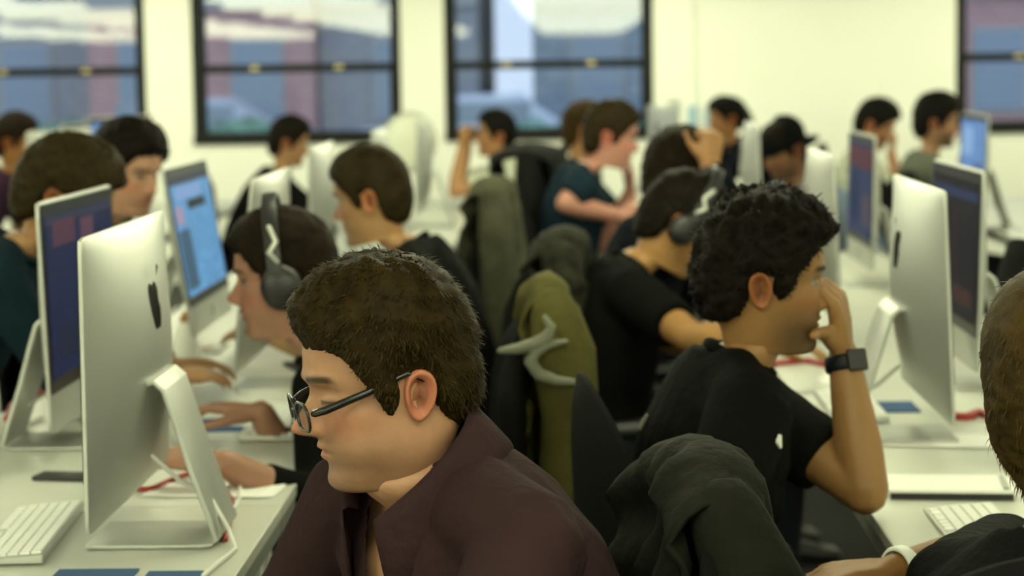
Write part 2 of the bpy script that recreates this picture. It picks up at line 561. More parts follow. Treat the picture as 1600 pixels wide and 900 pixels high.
def apple_shape(s):
    pts = []
    # right half profile of the fruit (y to the side, z up), then mirrored, with a bite
    prof = [(0, .40), (.10, .46), (.24, .50), (.38, .44), (.47, .30), (.49, .12), (.44, -.10), (.34, -.32), (.24, -.46), (.14, -.50), (.05, -.47), (0, -.455)]
    R = [(y, z) for y, z in prof]
    Lf = [(-y, z) for y, z in prof[::-1][1:-1]]
    pts = R + Lf
    out = []
    for y, z in pts:
        d = math.hypot(y - .56, z - .14)
        if d < .22:
            k = .22 / (d + 1e-6)
            y = .56 - abs(y - .56) * k
        out.append((y * s, z * s))
    return out


SCR = {}


def computer(x, y, facing, smat, label, group, tilt=3.0, rz_extra=0.0, z=DZ):
    """all-in-one computer; screen faces local +x"""
    e = empty('desktop_computer', (x, y, z), label, 'computer', group, rz=rad(facing + rz_extra))
    W, H, Z0 = .65, .446, .072
    T = Matrix.Translation((0, 0, Z0 + .2)) @ Matrix.Rotation(rad(-tilt), 4, 'Y') @ Matrix.Translation((0, 0, -.2))

    def tv(V):
        return [tuple(T @ Vector(v)) for v in V]
    rr = rounded_rect(W, H, .010)
    n = len(rr)
    EDGE, BULGE = .007, .050

    def dep(a, c):
        u = min(1, abs(a) / (W / 2)); v = min(1, abs(c - H / 2) / (H / 2))
        return -EDGE - BULGE * (1 - u * u) ** .9 * (1 - v * v) ** .75
    nu, nv = 27, 21
    V = [(dep(-W / 2 + W * i / (nu - 1), H * k / (nv - 1)), -W / 2 + W * i / (nu - 1), H * k / (nv - 1)) for i in range(nu) for k in range(nv)]
    F = grid_faces(nu, nv)
    rim = [k for k in range(nv)] + [i * nv + nv - 1 for i in range(1, nu)] + [(nu - 1) * nv + k for k in range(nv - 2, -1, -1)] + [i * nv for i in range(nu - 2, 0, -1)]
    b0 = len(V)
    V += [(0.0, V[q][1], V[q][2]) for q in rim]
    for q in range(len(rim)):
        q2 = (q + 1) % len(rim)
        F.append((rim[q], rim[q2], b0 + q2, b0 + q))
    F.append(tuple(range(b0, b0 + len(rim))))
    # round the corners a little
    for q, (a, b, c) in enumerate(V):
        da, dc = W / 2 - abs(b), min(c, H - c)
        if da < .002 and dc < .002:
            V[q] = (a, b * .993, c + (.003 if c < H / 2 else -.003))
    hs = mk('housing', tv(V), F, M['alu'], e, bevel=.0015)
    fix_normals(hs.data)
    # front glass (black bezel) and display
    MB().add(tv([(.0015, a * .99, .075 + (b - 0) * (H - .081) / H) for a, b in rr]), [tuple(range(n))]).build('bezel', M['black_glass'], e, smooth=False)
    b = .026
    MB().add(tv([(.0025, W / 2 - b, .075 + b), (.0025, -W / 2 + b, .075 + b), (.0025, -W / 2 + b, H - b - .004), (.0025, W / 2 - b, H - b - .004)]), [(0, 1, 2, 3)]).build('display', smat, e, smooth=False)
    # marks
    ap = apple_shape(.075)
    m_ = len(ap)
    MB().add(tv([(dep(-a, .312 + c) - .0015, -a, .312 + c) for a, c in ap] + [(dep(-a, .312 + c) + .002, -a, .312 + c) for a, c in ap]), [tuple(range(m_))] + [(i, (i + 1) % m_, m_ + (i + 1) % m_, m_ + i) for i in range(m_)]).add(
        tv([(-.0525, -.002, .312 + .047), (-.0525, -.020, .312 + .062), (-.0525, -.003, .312 + .068)][::-1]), [(0, 1, 2)]).build('logo', M['logo'], e, smooth=False)
    ap = apple_shape(.03)
    MB().add(tv([(.0012, a, .036 + c) for a, c in ap]), [tuple(range(m_))]).build('front_logo', M['logo'], e, smooth=False)
    # stand: bent sheet with foot under the screen
    prof = [(-.048, .262), (-.062, .266), (-.074, .255), (-.090, .205), (-.112, .130), (-.140, .050), (-.152, .014), (-.148, .004), (-.132, .0015), (-.04, .0015), (.055, .0015)]
    th = .0085
    V = []; hw = .095
    for k, (a, c) in enumerate(prof):
        p0 = prof[max(0, k - 1)]; p1 = prof[min(len(prof) - 1, k + 1)]
        tx, tz = p1[0] - p0[0], p1[1] - p0[1]
        L = math.hypot(tx, tz); nx, nz_ = -tz / L, tx / L
        for yy in (-hw, hw):
            V.append((a, yy, c + .0)); V.append((a - nx * th, yy, max(.0, c - nz_ * th) if k < 7 else c + .006))
    F = []
    for k in range(len(prof) - 1):
        q = k * 4; r = q + 4
        F += [(q, q + 2, r + 2, r), (q + 1, r + 1, r + 3, q + 3), (q, r, r + 1, q + 1), (q + 2, q + 3, r + 3, r + 2)]
    F += [(0, 1, 3, 2), (len(V) - 4, len(V) - 2, len(V) - 1, len(V) - 3)]
    me = mk('stand', V, F, M['alu'], e, bevel=.002)
    fix_normals(me.data)
    # cable through the stand
    MB().tube([(-.045, .03, .14), (-.09, .035, .10), (-.135, .03, .075), (-.17, .05, .02), (-.19, .12, .006), (-.17, .3, .006)], .004, 7).build('power_cable', M['white_cable'], e)
    return e


SCR['night'] = screen_mat('screen_night_blue', (.012, .022, .085), [(0, 1, .94, 1, (.04, .05, .10)), (.50, .70, .78, .93, (.16, .07, .12)), (.10, .42, .80, .96, (.13, .05, .09)), (.55, .8, .3, .7, (.02, .05, .16)), (.1, .5, .1, .3, (.01, .02, .06))], .55)
SCR['sky'] = screen_mat('screen_pale_blue', (.12, .32, .56), [(0, 1, .93, 1, (.05, .06, .08)), (.1, .75, .80, .91, (.22, .36, .62)), (.35, .8, .70, .78, (.02, .03, .03)), (.03, .3, .05, .55, (.05, .11, .17)), (.05, .2, .6, .75, (.40, .28, .40))], .95)
SCR['dark'] = screen_mat('screen_dark_bar', (.012, .010, .022), [(0, 1, .86, .93, (.03, .05, .14)), (.08, .45, .12, .45, (.05, .07, .14)), (.5, .9, .1, .22, (.08, .03, .03)), (.45, .6, .25, .8, (.03, .012, .02))], .5)
SCR['violet'] = screen_mat('screen_violet_blue', (.04, .055, .13), [(0, 1, .72, .95, (.12, .04, .06)), (.15, .5, .15, .70, (.015, .035, .10)), (.6, .9, .12, .45, (.10, .08, .11))], .7)
SCR['azure'] = screen_mat('screen_azure', (.16, .32, .62), [(.1, .5, .5, .9, (.3, .5, .8)), (.55, .9, .1, .4, (.10, .14, .3))], .85)
SCR['off'] = screen_mat('screen_idle', (.05, .09, .15), [(.1, .9, .2, .8, (.16, .2, .26))], 1.0)

GB, GS = 'computers showing their backs', 'computers showing their screens'
XB, XS = -.745, -1.03
computer(-.735, 3.50, 180, SCR['off'], 'silver computer with back and stand in full view beside the man in glasses', GB, 0.5)
computer(-1.01, 4.42, 0, SCR['night'], 'computer with a dark navy screen half behind a silver computer back', GS, 1.5)
computer(-1.02, 5.90, 0, SCR['sky'], 'computer with a pale blue screen tilted back, beside the smiling dark-haired man', GS, 9)
computer(-.76, 5.22, 180, SCR['off'], 'silver computer back rising behind the man with black headphones', GB, 7)
computer(-.84, 7.15, 180, SCR['off'], 'silver computer back in front of the short-haired man in a black t-shirt', GB, 2)
computer(-.80, 8.85, 180, SCR['off'], 'silver computer back, third beyond the man with black headphones', GB, 2)
computer(-.74, 10.5, 180, SCR['off'], 'silver computer back at the desk end by the round fan', GB, 2)
computer(.705, 4.40, 0, SCR['off'], 'silver computer showing its back across the desk from the man wearing a watch', GB, 2.5)
computer(.885, 5.10, 180, SCR['dark'], 'computer with a black screen just beyond a silver computer back', GS, 1.5)
computer(.69, 6.02, 0, SCR['off'], 'silver computer back beyond the curly-haired man\'s head', GB, 2)
computer(.975, 7.45, 180, SCR['violet'], 'computer with a violet and blue screen between two silver backs', GS, 1)
computer(.74, 8.95, 0, SCR['off'], 'silver computer back in front of the man in a black cap', GB, 2)
computer(.54, 12.9, 0, SCR['off'], 'silver computer back close to the windows beside the notices', GB, 2, rz_extra=14)
computer(-2.26, 9.5, 180, SCR['off'], 'silver computer back in the row by the far left windows', GB, 2, rz_extra=-12)
computer(-2.42, 10.6, 0, SCR['azure'], 'bright blue screen in front of the brown-haired man in maroon and blue', GS, 2)
computer(-2.54, 12.2, 0, SCR['azure'], 'pale blue screen near the window behind the smiling man', GS, 2, rz_extra=-22)
computer(1.80, 9.9, 180, SCR['azure'], 'blue screen facing the bearded man in grey', GS, 2)
computer(2.18, 9.0, 0, SCR['off'], 'silver computer back beside the blue screen of the bearded man', GB, 2, rz_extra=20)


# ================================================================ DESK ITEMS
def keyboard(x, y, rz, label):
    """long axis local y, user on local -x"""
    e = empty('keyboard', (x, y, DZ), label, 'keyboard', 'aluminium keyboards', rz=rad(rz))
    V = [(-.057, -.215, .003), (.057, -.215, .003), (.057, .215, .003), (-.057, .215, .003), (-.057, -.215, .009), (.057, -.215, .017), (.057, .215, .017), (-.057, .215, .009)]
    mk('base', V, [(3, 2, 1, 0), (4, 5, 6, 7), (0, 1, 5, 4), (1, 2, 6, 5), (2, 3, 7, 6), (3, 0, 4, 7)], M['alu'], e, smooth=False, bevel=.002)
    for s in (-.15, .15):
        MB().tube([(.045, s - .02, .0035), (.045, s + .02, .0035)], .0035, 8).build('foot', M['black_plastic'], e)
    base = MB().box(-.0075, .0075, -.0078, .0078, 0, .0035)
    first = None
    for r in range(6):
        xx = -.046 + r * .0182
        zz = .0095 + (xx + .057) / .114 * .008
        cols = 14 if r else 0
        widths = [(-.203 + .0203 * c + .0203 * .5 - .0, 1.0) for c in range(20)]
        if r == 0:
            widths = [(-.195, 1), (-.172, 1.2), (-.146, 1.3), (-.06, 6.2), (.03, 1.3), (.055, 1.2), (.08, 1), (.105, 1), (.125, 1), (.155, 1.9), (.185, 1)]
        for yy, k in widths:
            if first is None:
                first = base.build('key', M['key'], e, smooth=False)
                kk = first
            else:
                kk = first.copy(); COL.objects.link(kk)
            kk.location = (xx, yy, zz); kk.scale = (1, k, 1); kk.rotation_euler = (0, -.07, 0)



keyboard(-.905, 3.51, 4, 'white keyboard behind the silver computer beside the man in glasses')
keyboard(.64, 3.42, 0, 'white keyboard at the desk end by the person with long brown hair')
keyboard(-.64, 4.62, 180, 'white keyboard under the hands of the man with black headphones')
keyboard(-.66, 5.85, 180, 'white keyboard in front of the short-haired man in a black t-shirt')
keyboard(.60, 4.75, 0, 'white keyboard in front of the headphone wearer with bowed head')


def tablet(x, y, rz, label):
    e = empty('tablet_keyboard', (x, y, DZ), label, 'keyboard', 'aluminium keyboards', rz=rad(rz))
    V = [(-.065, -.11, .012), (.065, -.11, .012), (.065, .11, .012), (-.065, .11, .012), (-.065, -.11, .018), (.065, -.11, .022), (.065, .11, .022), (-.065, .11, .018)]
    mk('base', V, [(3, 2, 1, 0), (4, 5, 6, 7), (0, 1, 5, 4), (1, 2, 6, 5), (2, 3, 7, 6), (3, 0, 4, 7)], M['key'], e, smooth=False, bevel=.002)
    MB().box(-.06, .06, -.105, .105, 0, .012).build('underside', M['black_plastic'], e, smooth=False)
    MB().box(-.058, .058, -.098, -.088, .0195, .0225).build('stripe', M['alu_dark'], e, smooth=False)
p = at_z(1490, 765, DZ)
tablet(.655, 3.80, 84, 'white slab on a dark base beside the elbow of the man wearing a watch')


def mouse(x, y, rz, label):
    e = empty('computer_mouse', (x, y, DZ), label, 'mouse', 'white mice', rz=rad(rz))
    V = []; nu, nv = 9, 17
    rings = []
    for i in range(9):
        a = math.pi * i / 8 * .5
        s = math.cos(a); h = .004 + .026 * math.sin(a)
        rings.append([(.055 * s * math.cos(2 * math.pi * k / 20) * (1 if s > .1 else 1), .030 * s * math.sin(2 * math.pi * k / 20), h) for k in range(20)])
    rings = [[(r[0], r[1], 0) for r in rings[0]]] + rings
    V, F = loft(rings)
    mk('shell', V, F, M['mouse'], e)
    MB().tube([(.034, -.003, .022), (.034, .003, .022)], .004, 8).build('scroll_ball', M['alu_dark'], e)


def slab(name, x, y, z, sx, sy, sz, rz, m, label, cat, group=None, bevel=.002):
    o = MB().box(-sx / 2, sx / 2, -sy / 2, sy / 2, 0, sz).build(name, m, None, smooth=False, bevel=bevel, loc=(x, y, z), rot=(0, 0, rad(rz)))
    return tag(o, label, cat, group)


def pq(px, py):
    return at_z(px, py, DZ)
p = pq(372, 668); slab('mouse_pad', p.x - .01, p.y + .03, DZ, .20, .17, .003, 4, M['blue_pad'], 'blue mouse pad under the hand of the man with black headphones', 'mouse pad', 'blue mouse pads')
mouse(-.70, p.y + .02, 180, 'white mouse under the hand of the man with black headphones')
p = pq(150, 897); slab('mouse_pad', p.x, p.y - .05, DZ, .125, .15, .003, 0, M['blue_pad'], 'blue mouse pad near the silver computer stand, closer to the white keyboard', 'mouse pad', 'blue mouse pads')
p = pq(272, 899); slab('mouse_pad', p.x, p.y - .05, DZ, .085, .14, .003, 0, M['blue_pad'], 'small blue pad by the desk edge near the man in glasses', 'mouse pad', 'blue mouse pads')
p = pq(1400, 637); slab('mouse_pad', p.x, p.y, DZ, .09, .14, .004, 0, M['blue_pad'], 'blue pad beside the silver computer across from the man wearing a watch', 'mouse pad', 'blue mouse pads')
mouse(-.72, 6.2, 180, 'white mouse beside the pale blue screen')
mouse(.62, 5.12, 0, 'white mouse by the black screen')

# papers: slightly curled sheets
def paper(x, y, rz, label, sx=.21, sy=.297, z=DZ):
    nu, nv = 9, 9; V = []
    for i in range(nu):
        for j in range(nv):
            u, v = i / 8 - .5, j / 8 - .5
            V.append((u * sx, v * sy, .0015 + .012 * max(0, abs(u) - .3) ** 1.2 + .006 * max(0, v - .25)))
    o = mk('paper_sheet', V, grid_faces(nu, nv), M['paper'], None, loc=(x, y, z), rot=(0, 0, rad(rz)), solid=.001)
    tag(o, label, 'paper', 'paper sheets on the desks')
p = pq(395, 768); paper(p.x - .07, p.y, 85, 'white paper sheet behind the silver stand near the man in glasses', .12, .24)
p = pq(420, 600); paper(p.x, p.y, 20, 'crumpled white paper by the keyboard of the man with black headphones', .2, .25)
p = pq(1450, 690); paper(p.x + .02, p.y, 80, 'white paper sheet under the silver computer across from the watch wearer', .16, .24)

# cables
def cable(name, pts, r, m, label, group=None):
    P = [Vector(q) for q in pts]
    out = []
    for i in range(len(P) - 1):
        p0 = P[max(0, i - 1)]; p1 = P[i]; p2 = P[i + 1]; p3 = P[min(len(P) - 1, i + 2)]
        for k in range(6):
            t = k / 6
            out.append(.5 * ((2 * p1) + (p2 - p0) * t + (2 * p0 - 5 * p1 + 4 * p2 - p3) * t * t + (3 * p1 - p0 - 3 * p2 + p3) * t ** 3))
    out.append(P[-1])
    o = MB().tube([tuple(q) for q in out], r, 8).build(name, m)
    tag(o, label, 'cable', group)


def dp(px, py, dz=.006):
    q = at_z(px, py, DZ + dz); return (q.x, q.y, DZ + dz)
cable('red_cable', [dp(205, 762), dp(232, 764), dp(262, 752), dp(296, 738), dp(305, 728), dp(330, 742), dp(350, 765), dp(362, 790), dp(352, 842)], .005, M['red_cable'], 'red cable curling on the desk around the silver stand', 'loose cables')
cable('white_cable', [dp(352, 720), dp(372, 745), dp(374, 775), dp(360, 800), dp(330, 812)], .004, M['white_cable'], 'white cable looping behind the silver stand beside the man in glasses', 'loose cables')
cable('red_cable', [dp(1180, 570), dp(1230, 566), dp(1262, 564), dp(1290, 570)], .009, M['red_cable'], 'red cable behind the wrist of the man wearing a watch', 'loose cables')
cable('red_cable', [dp(1490, 650), dp(1510, 652), dp(1530, 645), dp(1560, 655)], .010, M['red_cable'], 'red cable between the silver computer and the long brown hair', 'loose cables')
cable('red_cable', [dp(10, 655), dp(18, 635), dp(40, 620), dp(66, 612), dp(75, 600)], .007, M['red_cable'], 'red cable beside the navy screen', 'loose cables')
cable('orange_cable', [dp(272, 545), dp(300, 548), dp(330, 544)], .006, mat('orange_cable', (.45, .16, .06), .5), 'orange cable on the desk by the pale blue screen', 'loose cables')

# phone, white cup-shaped things
p = pq(105, 748); slab('mobile_phone', p.x, p.y, DZ, .06, .12, .009, 80, M['black_plastic'], 'black phone on the desk at the silver computer', 'phone', bevel=.004)
p = pq(470, 575); slab('mobile_phone', p.x, p.y, DZ, .065, .13, .010, 20, M['black_plastic'], 'dark phone by the chin of the man with black headphones', 'phone', bevel=.004)


def paper_cone(px, py, label):
    q = pq(px, py)
    e = empty('paper_cup', (q.x, q.y, DZ), label, 'cup')
    rings = [[(r * math.cos(2 * math.pi * k / 24), r * math.sin(2 * math.pi * k / 24), z) for k in range(24)] for z, r in ((0, .040), (.003, .042), (.06, .030), (.10, .018), (.104, .015))]
    V, F = loft(rings); mk('cup_wall', V, F, M['paper'], e)
    rings = [[(r * math.cos(2 * math.pi * k / 16), r * math.sin(2 * math.pi * k / 16), z) for k in range(16)] for z, r in ((.100, .017), (.118, .014), (.130, .006))]
    V, F = loft(rings); mk('cap', V, F, mat('orange_cap', (.42, .20, .07), .5), e)
paper_cone(292, 562, 'white tapered bottle with orange top by the pale blue screen')


# round fan by the window pier
def fan(x, y, z, label):
    e = empty('desk_fan', (x, y, z), label, 'fan', rz=rad(-62))
    R = .155
    rings = []
    for xx, r in ((-.05, .03), (-.05, .10), (-.035, .145), (0, R), (.03, .145), (.045, .10), (.05, .03)):
        rings.append([(xx, r * math.cos(2 * math.pi * k / 40), .36 + r * math.sin(2 * math.pi * k / 40)) for k in range(40)])
    V, F = loft(rings); mk('fan_cage', V, F, M['fan'], e)
    ring = [(0, (R + .004) * math.cos(2 * math.pi * k / 40), .36 + (R + .004) * math.sin(2 * math.pi * k / 40)) for k in range(41)]
    MB().tube(ring, .007, 8).build('rim', M['alu_dark'], e)
    MB().tube([(-.03, 0, .02), (-.05, 0, .2), (-.04, 0, .36)], [.02, .016, .03], 12).build('post', M['fan'], e)
    rings = [[(r * math.cos(2 * math.pi * k / 28), r * math.sin(2 * math.pi * k / 28), zz) for k in range(28)] for zz, r in ((0, .10), (.012, .10), (.022, .08), (.03, .03))]
    V, F = loft(rings); mk('base', V, F, M['fan'], e)
fan(-.90, 11.9, DZ, 'pale round desk fan standing by the white window pier')


# ================================================================ CHAIRS
def make_chair():
    e = empty('office_chair', (0, 0, 0))
    def pad(cx, cz, L, W, T, curve, vertical):
        V = []; nu, nv = 13, 13
        for side in (1, -1):
            for i in range(nu):
                for j in range(nv):
                    u, v = i / 12 * 2 - 1, j / 12 * 2 - 1
                    # squircle
                    k = (1 - .5 * v * v) ** .5; q = (1 - .5 * u * u) ** .5
                    a, b = u * k, v * q
                    a2 = np.sign(u) * abs(a) ** .75 if u else 0; b2 = np.sign(v) * abs(b) ** .75 if v else 0
                    a2 = .55 * a + .45 * u * (abs(a) / max(abs(u), 1e-6)); b2 = b
                    edge = max(0, 1 - max(abs(u), abs(v)) ** 6)
                    t = side * T * .5 * (0.25 + .75 * edge) + curve * (v * v)
                    V.append((a * L, b * W, t) if not vertical else (t, b * W, a * L))
        F = grid_faces(nu, nv); F2 = [tuple(x + nu * nv for x in f[::-1]) for f in F]
        rim = []
        idx = [j for j in range(nv)] + [i * nv + nv - 1 for i in range(1, nu)] + [(nu - 1) * nv + j for j in range(nv - 2, -1, -1)] + [i * nv for i in range(nu - 2, 0, -1)]
        for k in range(len(idx)):
            a, b = idx[k], idx[(k + 1) % len(idx)]
            rim.append((a, b, b + nu * nv, a + nu * nv))
        return V, F + F2 + rim
    V, F = pad(0, 0, .30, .31, .075, -.01, False)
    V = [(a + .03, b, c + .335) for a, b, c in V]
    s = mk('seat', V, F, M['mesh_fabric'], e); fix_normals(s.data)
    V, F = pad(0, 0, .36, .29, .05, .045, True)
    V = [(a - .25 - .16 * (c + .1) * .35, b, c + .64) for a, b, c in V]
    s = mk('backrest', V, F, M['mesh_fabric'], e); fix_normals(s.data)
    MB().tube([(-.05, 0, .38), (-.2, 0, .38), (-.27, 0, .42), (-.29, 0, .6)], .022, 10).build('back_support', M['black_plastic'], e)
    MB().tube([(0, 0, .12), (0, 0, .39)], .028, 12).build('gas_post', M['black_plastic'], e)
    for sd in (-1, 1):
        MB().tube([(-.02, sd * .24, .40), (-.02, sd * .29, .42), (-.02, sd * .30, .60)], .016, 8).build('armrest_post', M['black_plastic'], e)
        MB().tube([(-.14, sd * .30, .615), (.0, sd * .30, .625), (.12, sd * .30, .615)], [.022, .026, .022], 10).build('armrest', M['black_plastic'], e)
    for k in range(5):
        a = 2 * math.pi * k / 5 + .3
        c, s_ = math.cos(a), math.sin(a)
        MB().tube([(.03 * c, .03 * s_, .11), (.29 * c, .29 * s_, .075)], [.024, .016], 8).build('base_arm', M['black_plastic'], e)
        MB().tube([(.29 * c - .012 * s_, .29 * s_ + .012 * c, .03), (.29 * c + .012 * s_, .29 * s_ - .012 * c, .03)], .028, 12).build('caster', M['black_plastic'], e)
    return e


CHAIR0 = make_chair()
chair_used = [False]


def chair(x, y, facing, label):
    if not chair_used[0]:
        e = CHAIR0; chair_used[0] = True
    else:
        e = CHAIR0.copy(); COL.objects.link(e)
        for ch in CHAIR0.children:
            c = ch.copy(); COL.objects.link(c); c.parent = e
    e.location = (x, y, 0); e.rotation_euler = (0, 0, rad(facing))
    tag(e, label, 'chair', 'black office chairs')
    return e


def jacket(x, y, facing, m, label, W=.42, front=.30, back=.50, top=1.03, bulk=.05, seed=1, name='jacket', slump=0.0):
    """coat hung over a chair back: cloth over the top edge, sleeves hanging at both sides"""
    e = empty(name, (x, y, 0), label, 'jacket', rz=rad(facing))
    nv = 40
    path = []
    for k in range(14): path.append((bulk + .015 * math.sin(k), top - .02 - front * (1 - k / 13.0)))
    for k in range(1, 8):
        a = math.pi * k / 8
        path.append((bulk * math.cos(a), top - .02 + .05 * math.sin(a)))
    for k in range(22): path.append((-bulk - .05 * k / 21, top - .02 - back * k / 21.0))
    nu = len(path)
    V = []
    for i, (a, c) in enumerate(path):
        for j in range(nv):
            v = j / (nv - 1) * 2 - 1
            sh = 1 - .10 * max(0, (c - (top - .1)) / .15)
            V.append((a - .30 + .02 * v * v, v * W / 2 * sh, c - .05 * abs(v) ** 2.5 + slump * v))
    V = np.array(V)
    d = sines(V * np.array([1, 1, .35]), 9, seed) * .020 + sines(V, 17, seed + 3) * .007
    V[:, 0] += d * np.sign(V[:, 0] + .30 + 1e-6)
    V[:, 1] += sines(V * np.array([1, .2, .6]), 7, seed + 9) * .012
    o = mk('body_cloth', V, grid_faces(nu, nv), m, e, solid=.008)
    for sd in (-1, 1):
        y0 = sd * W / 2
        L = min(back + .02, .55)
        pts = [(-.30, y0 * .82, top - .04), (-.32, y0 * 1.02, top - .12), (-.33, y0 * 1.08, top - .25), (-.32, y0 * 1.05, top - .4), (-.33, y0 * 1.02, top - L)]
        VV, FF = tube_mesh([tuple(np.array(p) + rng.normal(0, .006, 3)) for p in pts], [.05, .062, .06, .052, .045], 18)
        VV = np.array(VV)
        dd = sines(VV * np.array([1, 1, 2.]), 10, seed + 20 + sd)
        VV[:, 0] += dd * .008; VV[:, 1] += dd * .006
        mk('sleeve', VV, FF, m, e)
    return e


# ================================================================ PEOPLE
HT = np.array([  # front x,z   back x,z   half width
    (.004, .131, -.004, .131, .004), (.045, .120, -.045, .119, .046), (.072, .100, -.076, .096, .064), (.087, .072, -.095, .066, .0745),
    (.093, .046, -.102, .036, .0775), (.0945, .028, -.103, .010, .0775), (.088, .010, -.101, -.010, .0755), (.088, -.008, -.097, -.028, .0735),
    (.090, -.025, -.091, -.045, .0705), (.091, -.042, -.083, -.060, .0675), (.0915, -.056, -.076, -.073, .0655), (.0885, -.070, -.070, -.084, .0635),
    (.086, -.084, -.067, -.094, .0605), (.0885, -.099, -.065, -.103, .057), (.083, -.112, -.064, -.111, .055), (.064, -.119, -.064, -.118, .0545),
    (.041, -.121, -.064, -.126, .055), (.030, -.129, -.065, -.136, .0555), (.026, -.150, -.069, -.156, .0565), (.020, -.178, -.079, -.176, .060),
    (.010, -.207, -.086, -.200, .060), (.0, -.235, -.084, -.230, .058)])


def interp_table(s):
    n = len(HT) - 1
    i = np.clip(s.astype(int), 0, n - 1); t = (s - i)[:, None]
    p0 = HT[np.maximum(i - 1, 0)]; p1 = HT[i]; p2 = HT[i + 1]; p3 = HT[np.minimum(i + 2, n)]
    return .5 * (2 * p1 + (p2 - p0) * t + (2 * p0 - 5 * p1 + 4 * p2 - p3) * t ** 2 + (3 * p1 - p0 - 3 * p2 + p3) * t ** 3)


def head_grid(per, nt, jaw=1.0):
    s = np.linspace(0, len(HT) - 1, (len(HT) - 1) * per + 1)
    s[-1] -= 1e-6
    R = interp_table(s)
    u = np.arange(nt) / nt * 2 * np.pi
    t = u - .38 * np.sin(u)
    c, sn = np.cos(t)[None], np.sin(t)[None]
    xf, zf, xb, zb, w = [R[:, k][:, None] for k in range(5)]
    # ring widest a little behind the middle, front fuller than an ellipse
    x = (xf + xb) / 2 + (xf - xb) / 2 * c
    z = (zf + zb) / 2 + (zf - zb) / 2 * c
    jw = 1 + (jaw - 1) * np.exp(-((s[:, None] - 11) / 4.) ** 2)
    y = w * jw * np.sign(sn) * np.abs(sn) ** .88
    return np.stack([x, y, z], -1), s, t, c + 0 * x


def face_features(P, c, f):
    x, y, z = P[..., 0], P[..., 1], P[..., 2]
    fw = sstep(.05, .5, c)
    ay = np.abs(y)
    A = np.interp(z, [-.050, -.044, -.037, -.030, -.023, -.010, .006, .020], [0, .004, .020, .0285, .0265, .0175, .0065, 0]) * f.get('nose', 1)
    sg = np.interp(z, [-.045, -.030, .0, .02], [.0125, .0115, .0078, .0075])
    d = A * np.exp(-(y / sg) ** 2)
    d += .007 * np.exp(-((ay - .0145) / .006) ** 2 - ((z + .035) / .006) ** 2)
    d -= .012 * np.exp(-((ay - .031) / .016) ** 2 - ((z - .010) / .011) ** 2)
    d += .0075 * np.exp(-((ay - .031) / .0115) ** 2 - ((z - .005) / .0065) ** 2)
    d += .0045 * np.exp(-((ay - .028) / .022) ** 2 - ((z - .029) / .0065) ** 2)
    d += .0050 * np.exp(-(y / .019) ** 2 - ((z + .0555) / .0045) ** 2)
    d += .0055 * np.exp(-(y / .017) ** 2 - ((z + .0685) / .0050) ** 2)
    d -= .0045 * np.exp(-(y / .021) ** 2 - ((z + .0620) / .0024) ** 2)
    d += .0030 * np.exp(-(y / .020) ** 2 - ((z + .102) / .012) ** 2)
    P = P.copy()
    P[..., 0] += d * fw
    k = .004 * np.exp(-((ay - .055) / .02) ** 2 - ((z + .018) / .016) ** 2) * fw
    k += f.get('cheek', 0) * np.exp(-((ay - .055) / .025) ** 2 - ((z + .065) / .03) ** 2)
    P[..., 1] += np.sign(y) * k
    return P


def lerp3(a, b, t):
    return a + (np.asarray(b) - a) * t[..., None]


def face_colours(P, c, skin, hairc, f):
    x, y, z = P[..., 0], P[..., 1], P[..., 2]
    ay = np.abs(y); fw = sstep(.1, .5, c)
    skin = np.array(skin)
    C = np.tile(skin, P.shape[:2] + (1,))
    red = np.array([min(1, skin[0] * 1.08), skin[1] * .66, skin[2] * .66])
    C = lerp3(C, red, .45 * fw * np.exp(-((ay - .048) / .022) ** 2 - ((z + .028) / .02) ** 2))
    C = lerp3(C, red, .55 * fw * np.exp(-(y / .016) ** 2 - ((z + .028) / .014) ** 2))
    b = f.get('beard', .25)
    low = sstep(-.012, -.078, z) * sstep(-.145, -.115, z) * sstep(-.035, .045, x)
    must = np.exp(-(y / .03) ** 2 - ((z + .047) / .006) ** 2) * fw
    C = lerp3(C, np.array(hairc) * .9 + skin * .12, b * np.clip(low * sstep(.012, .03, ay + sstep(-.07, -.085, z) * .05) + must, 0, 1))
    lip = np.array([skin[0] * .85, skin[1] * .42, skin[2] * .45])
    lm = fw * np.exp(-(y / .021) ** 4) * np.exp(-((z + .062) / .0095) ** 4)
    C = lerp3(C, lip, .75 * lm)
    C = lerp3(C, lip * .3, .8 * fw * np.exp(-(y / .021) ** 4) * np.exp(-((z + .062) / .0018) ** 2))
    bz = .031 - 6.0 * (ay - .030) ** 2
    bm = fw * np.exp(-((z - bz) / .0048) ** 4) * sstep(.009, .015, ay) * sstep(.058, .048, ay)
    C = lerp3(C, np.array(hairc), f.get('brow', .8) * bm)
    em = fw * sstep(.015, .020, ay) * sstep(.047, .042, ay)
    if f.get('eyes', 'open') == 'open':
        C = lerp3(C, np.array([.22, .19, .15]), em * np.exp(-((z - .0045) / .0042) ** 4))
        C = lerp3(C, np.array([.02, .014, .01]), em * np.exp(-((ay - .031) / .0055) ** 4) * np.exp(-((z - .0045) / .0042) ** 4))
        C = lerp3(C, np.array([.02, .014, .01]), em * np.exp(-((z - .0095) / .002) ** 2))
    else:
        C = lerp3(C, np.array([.02, .014, .01]), .95 * em * np.exp(-((z + .0005) / .0030) ** 2))
    C = C * (1 + .07 * sines(P.reshape(-1, 3), 60, 31) + .05 * sines(P.reshape(-1, 3), 18, 32)).reshape(P.shape[:2] + (1,))
    C = lerp3(C, skin * .12, fw * .9 * np.exp(-((ay - .008) / .004) ** 2 - ((z + .0415) / .003) ** 2))
    return C


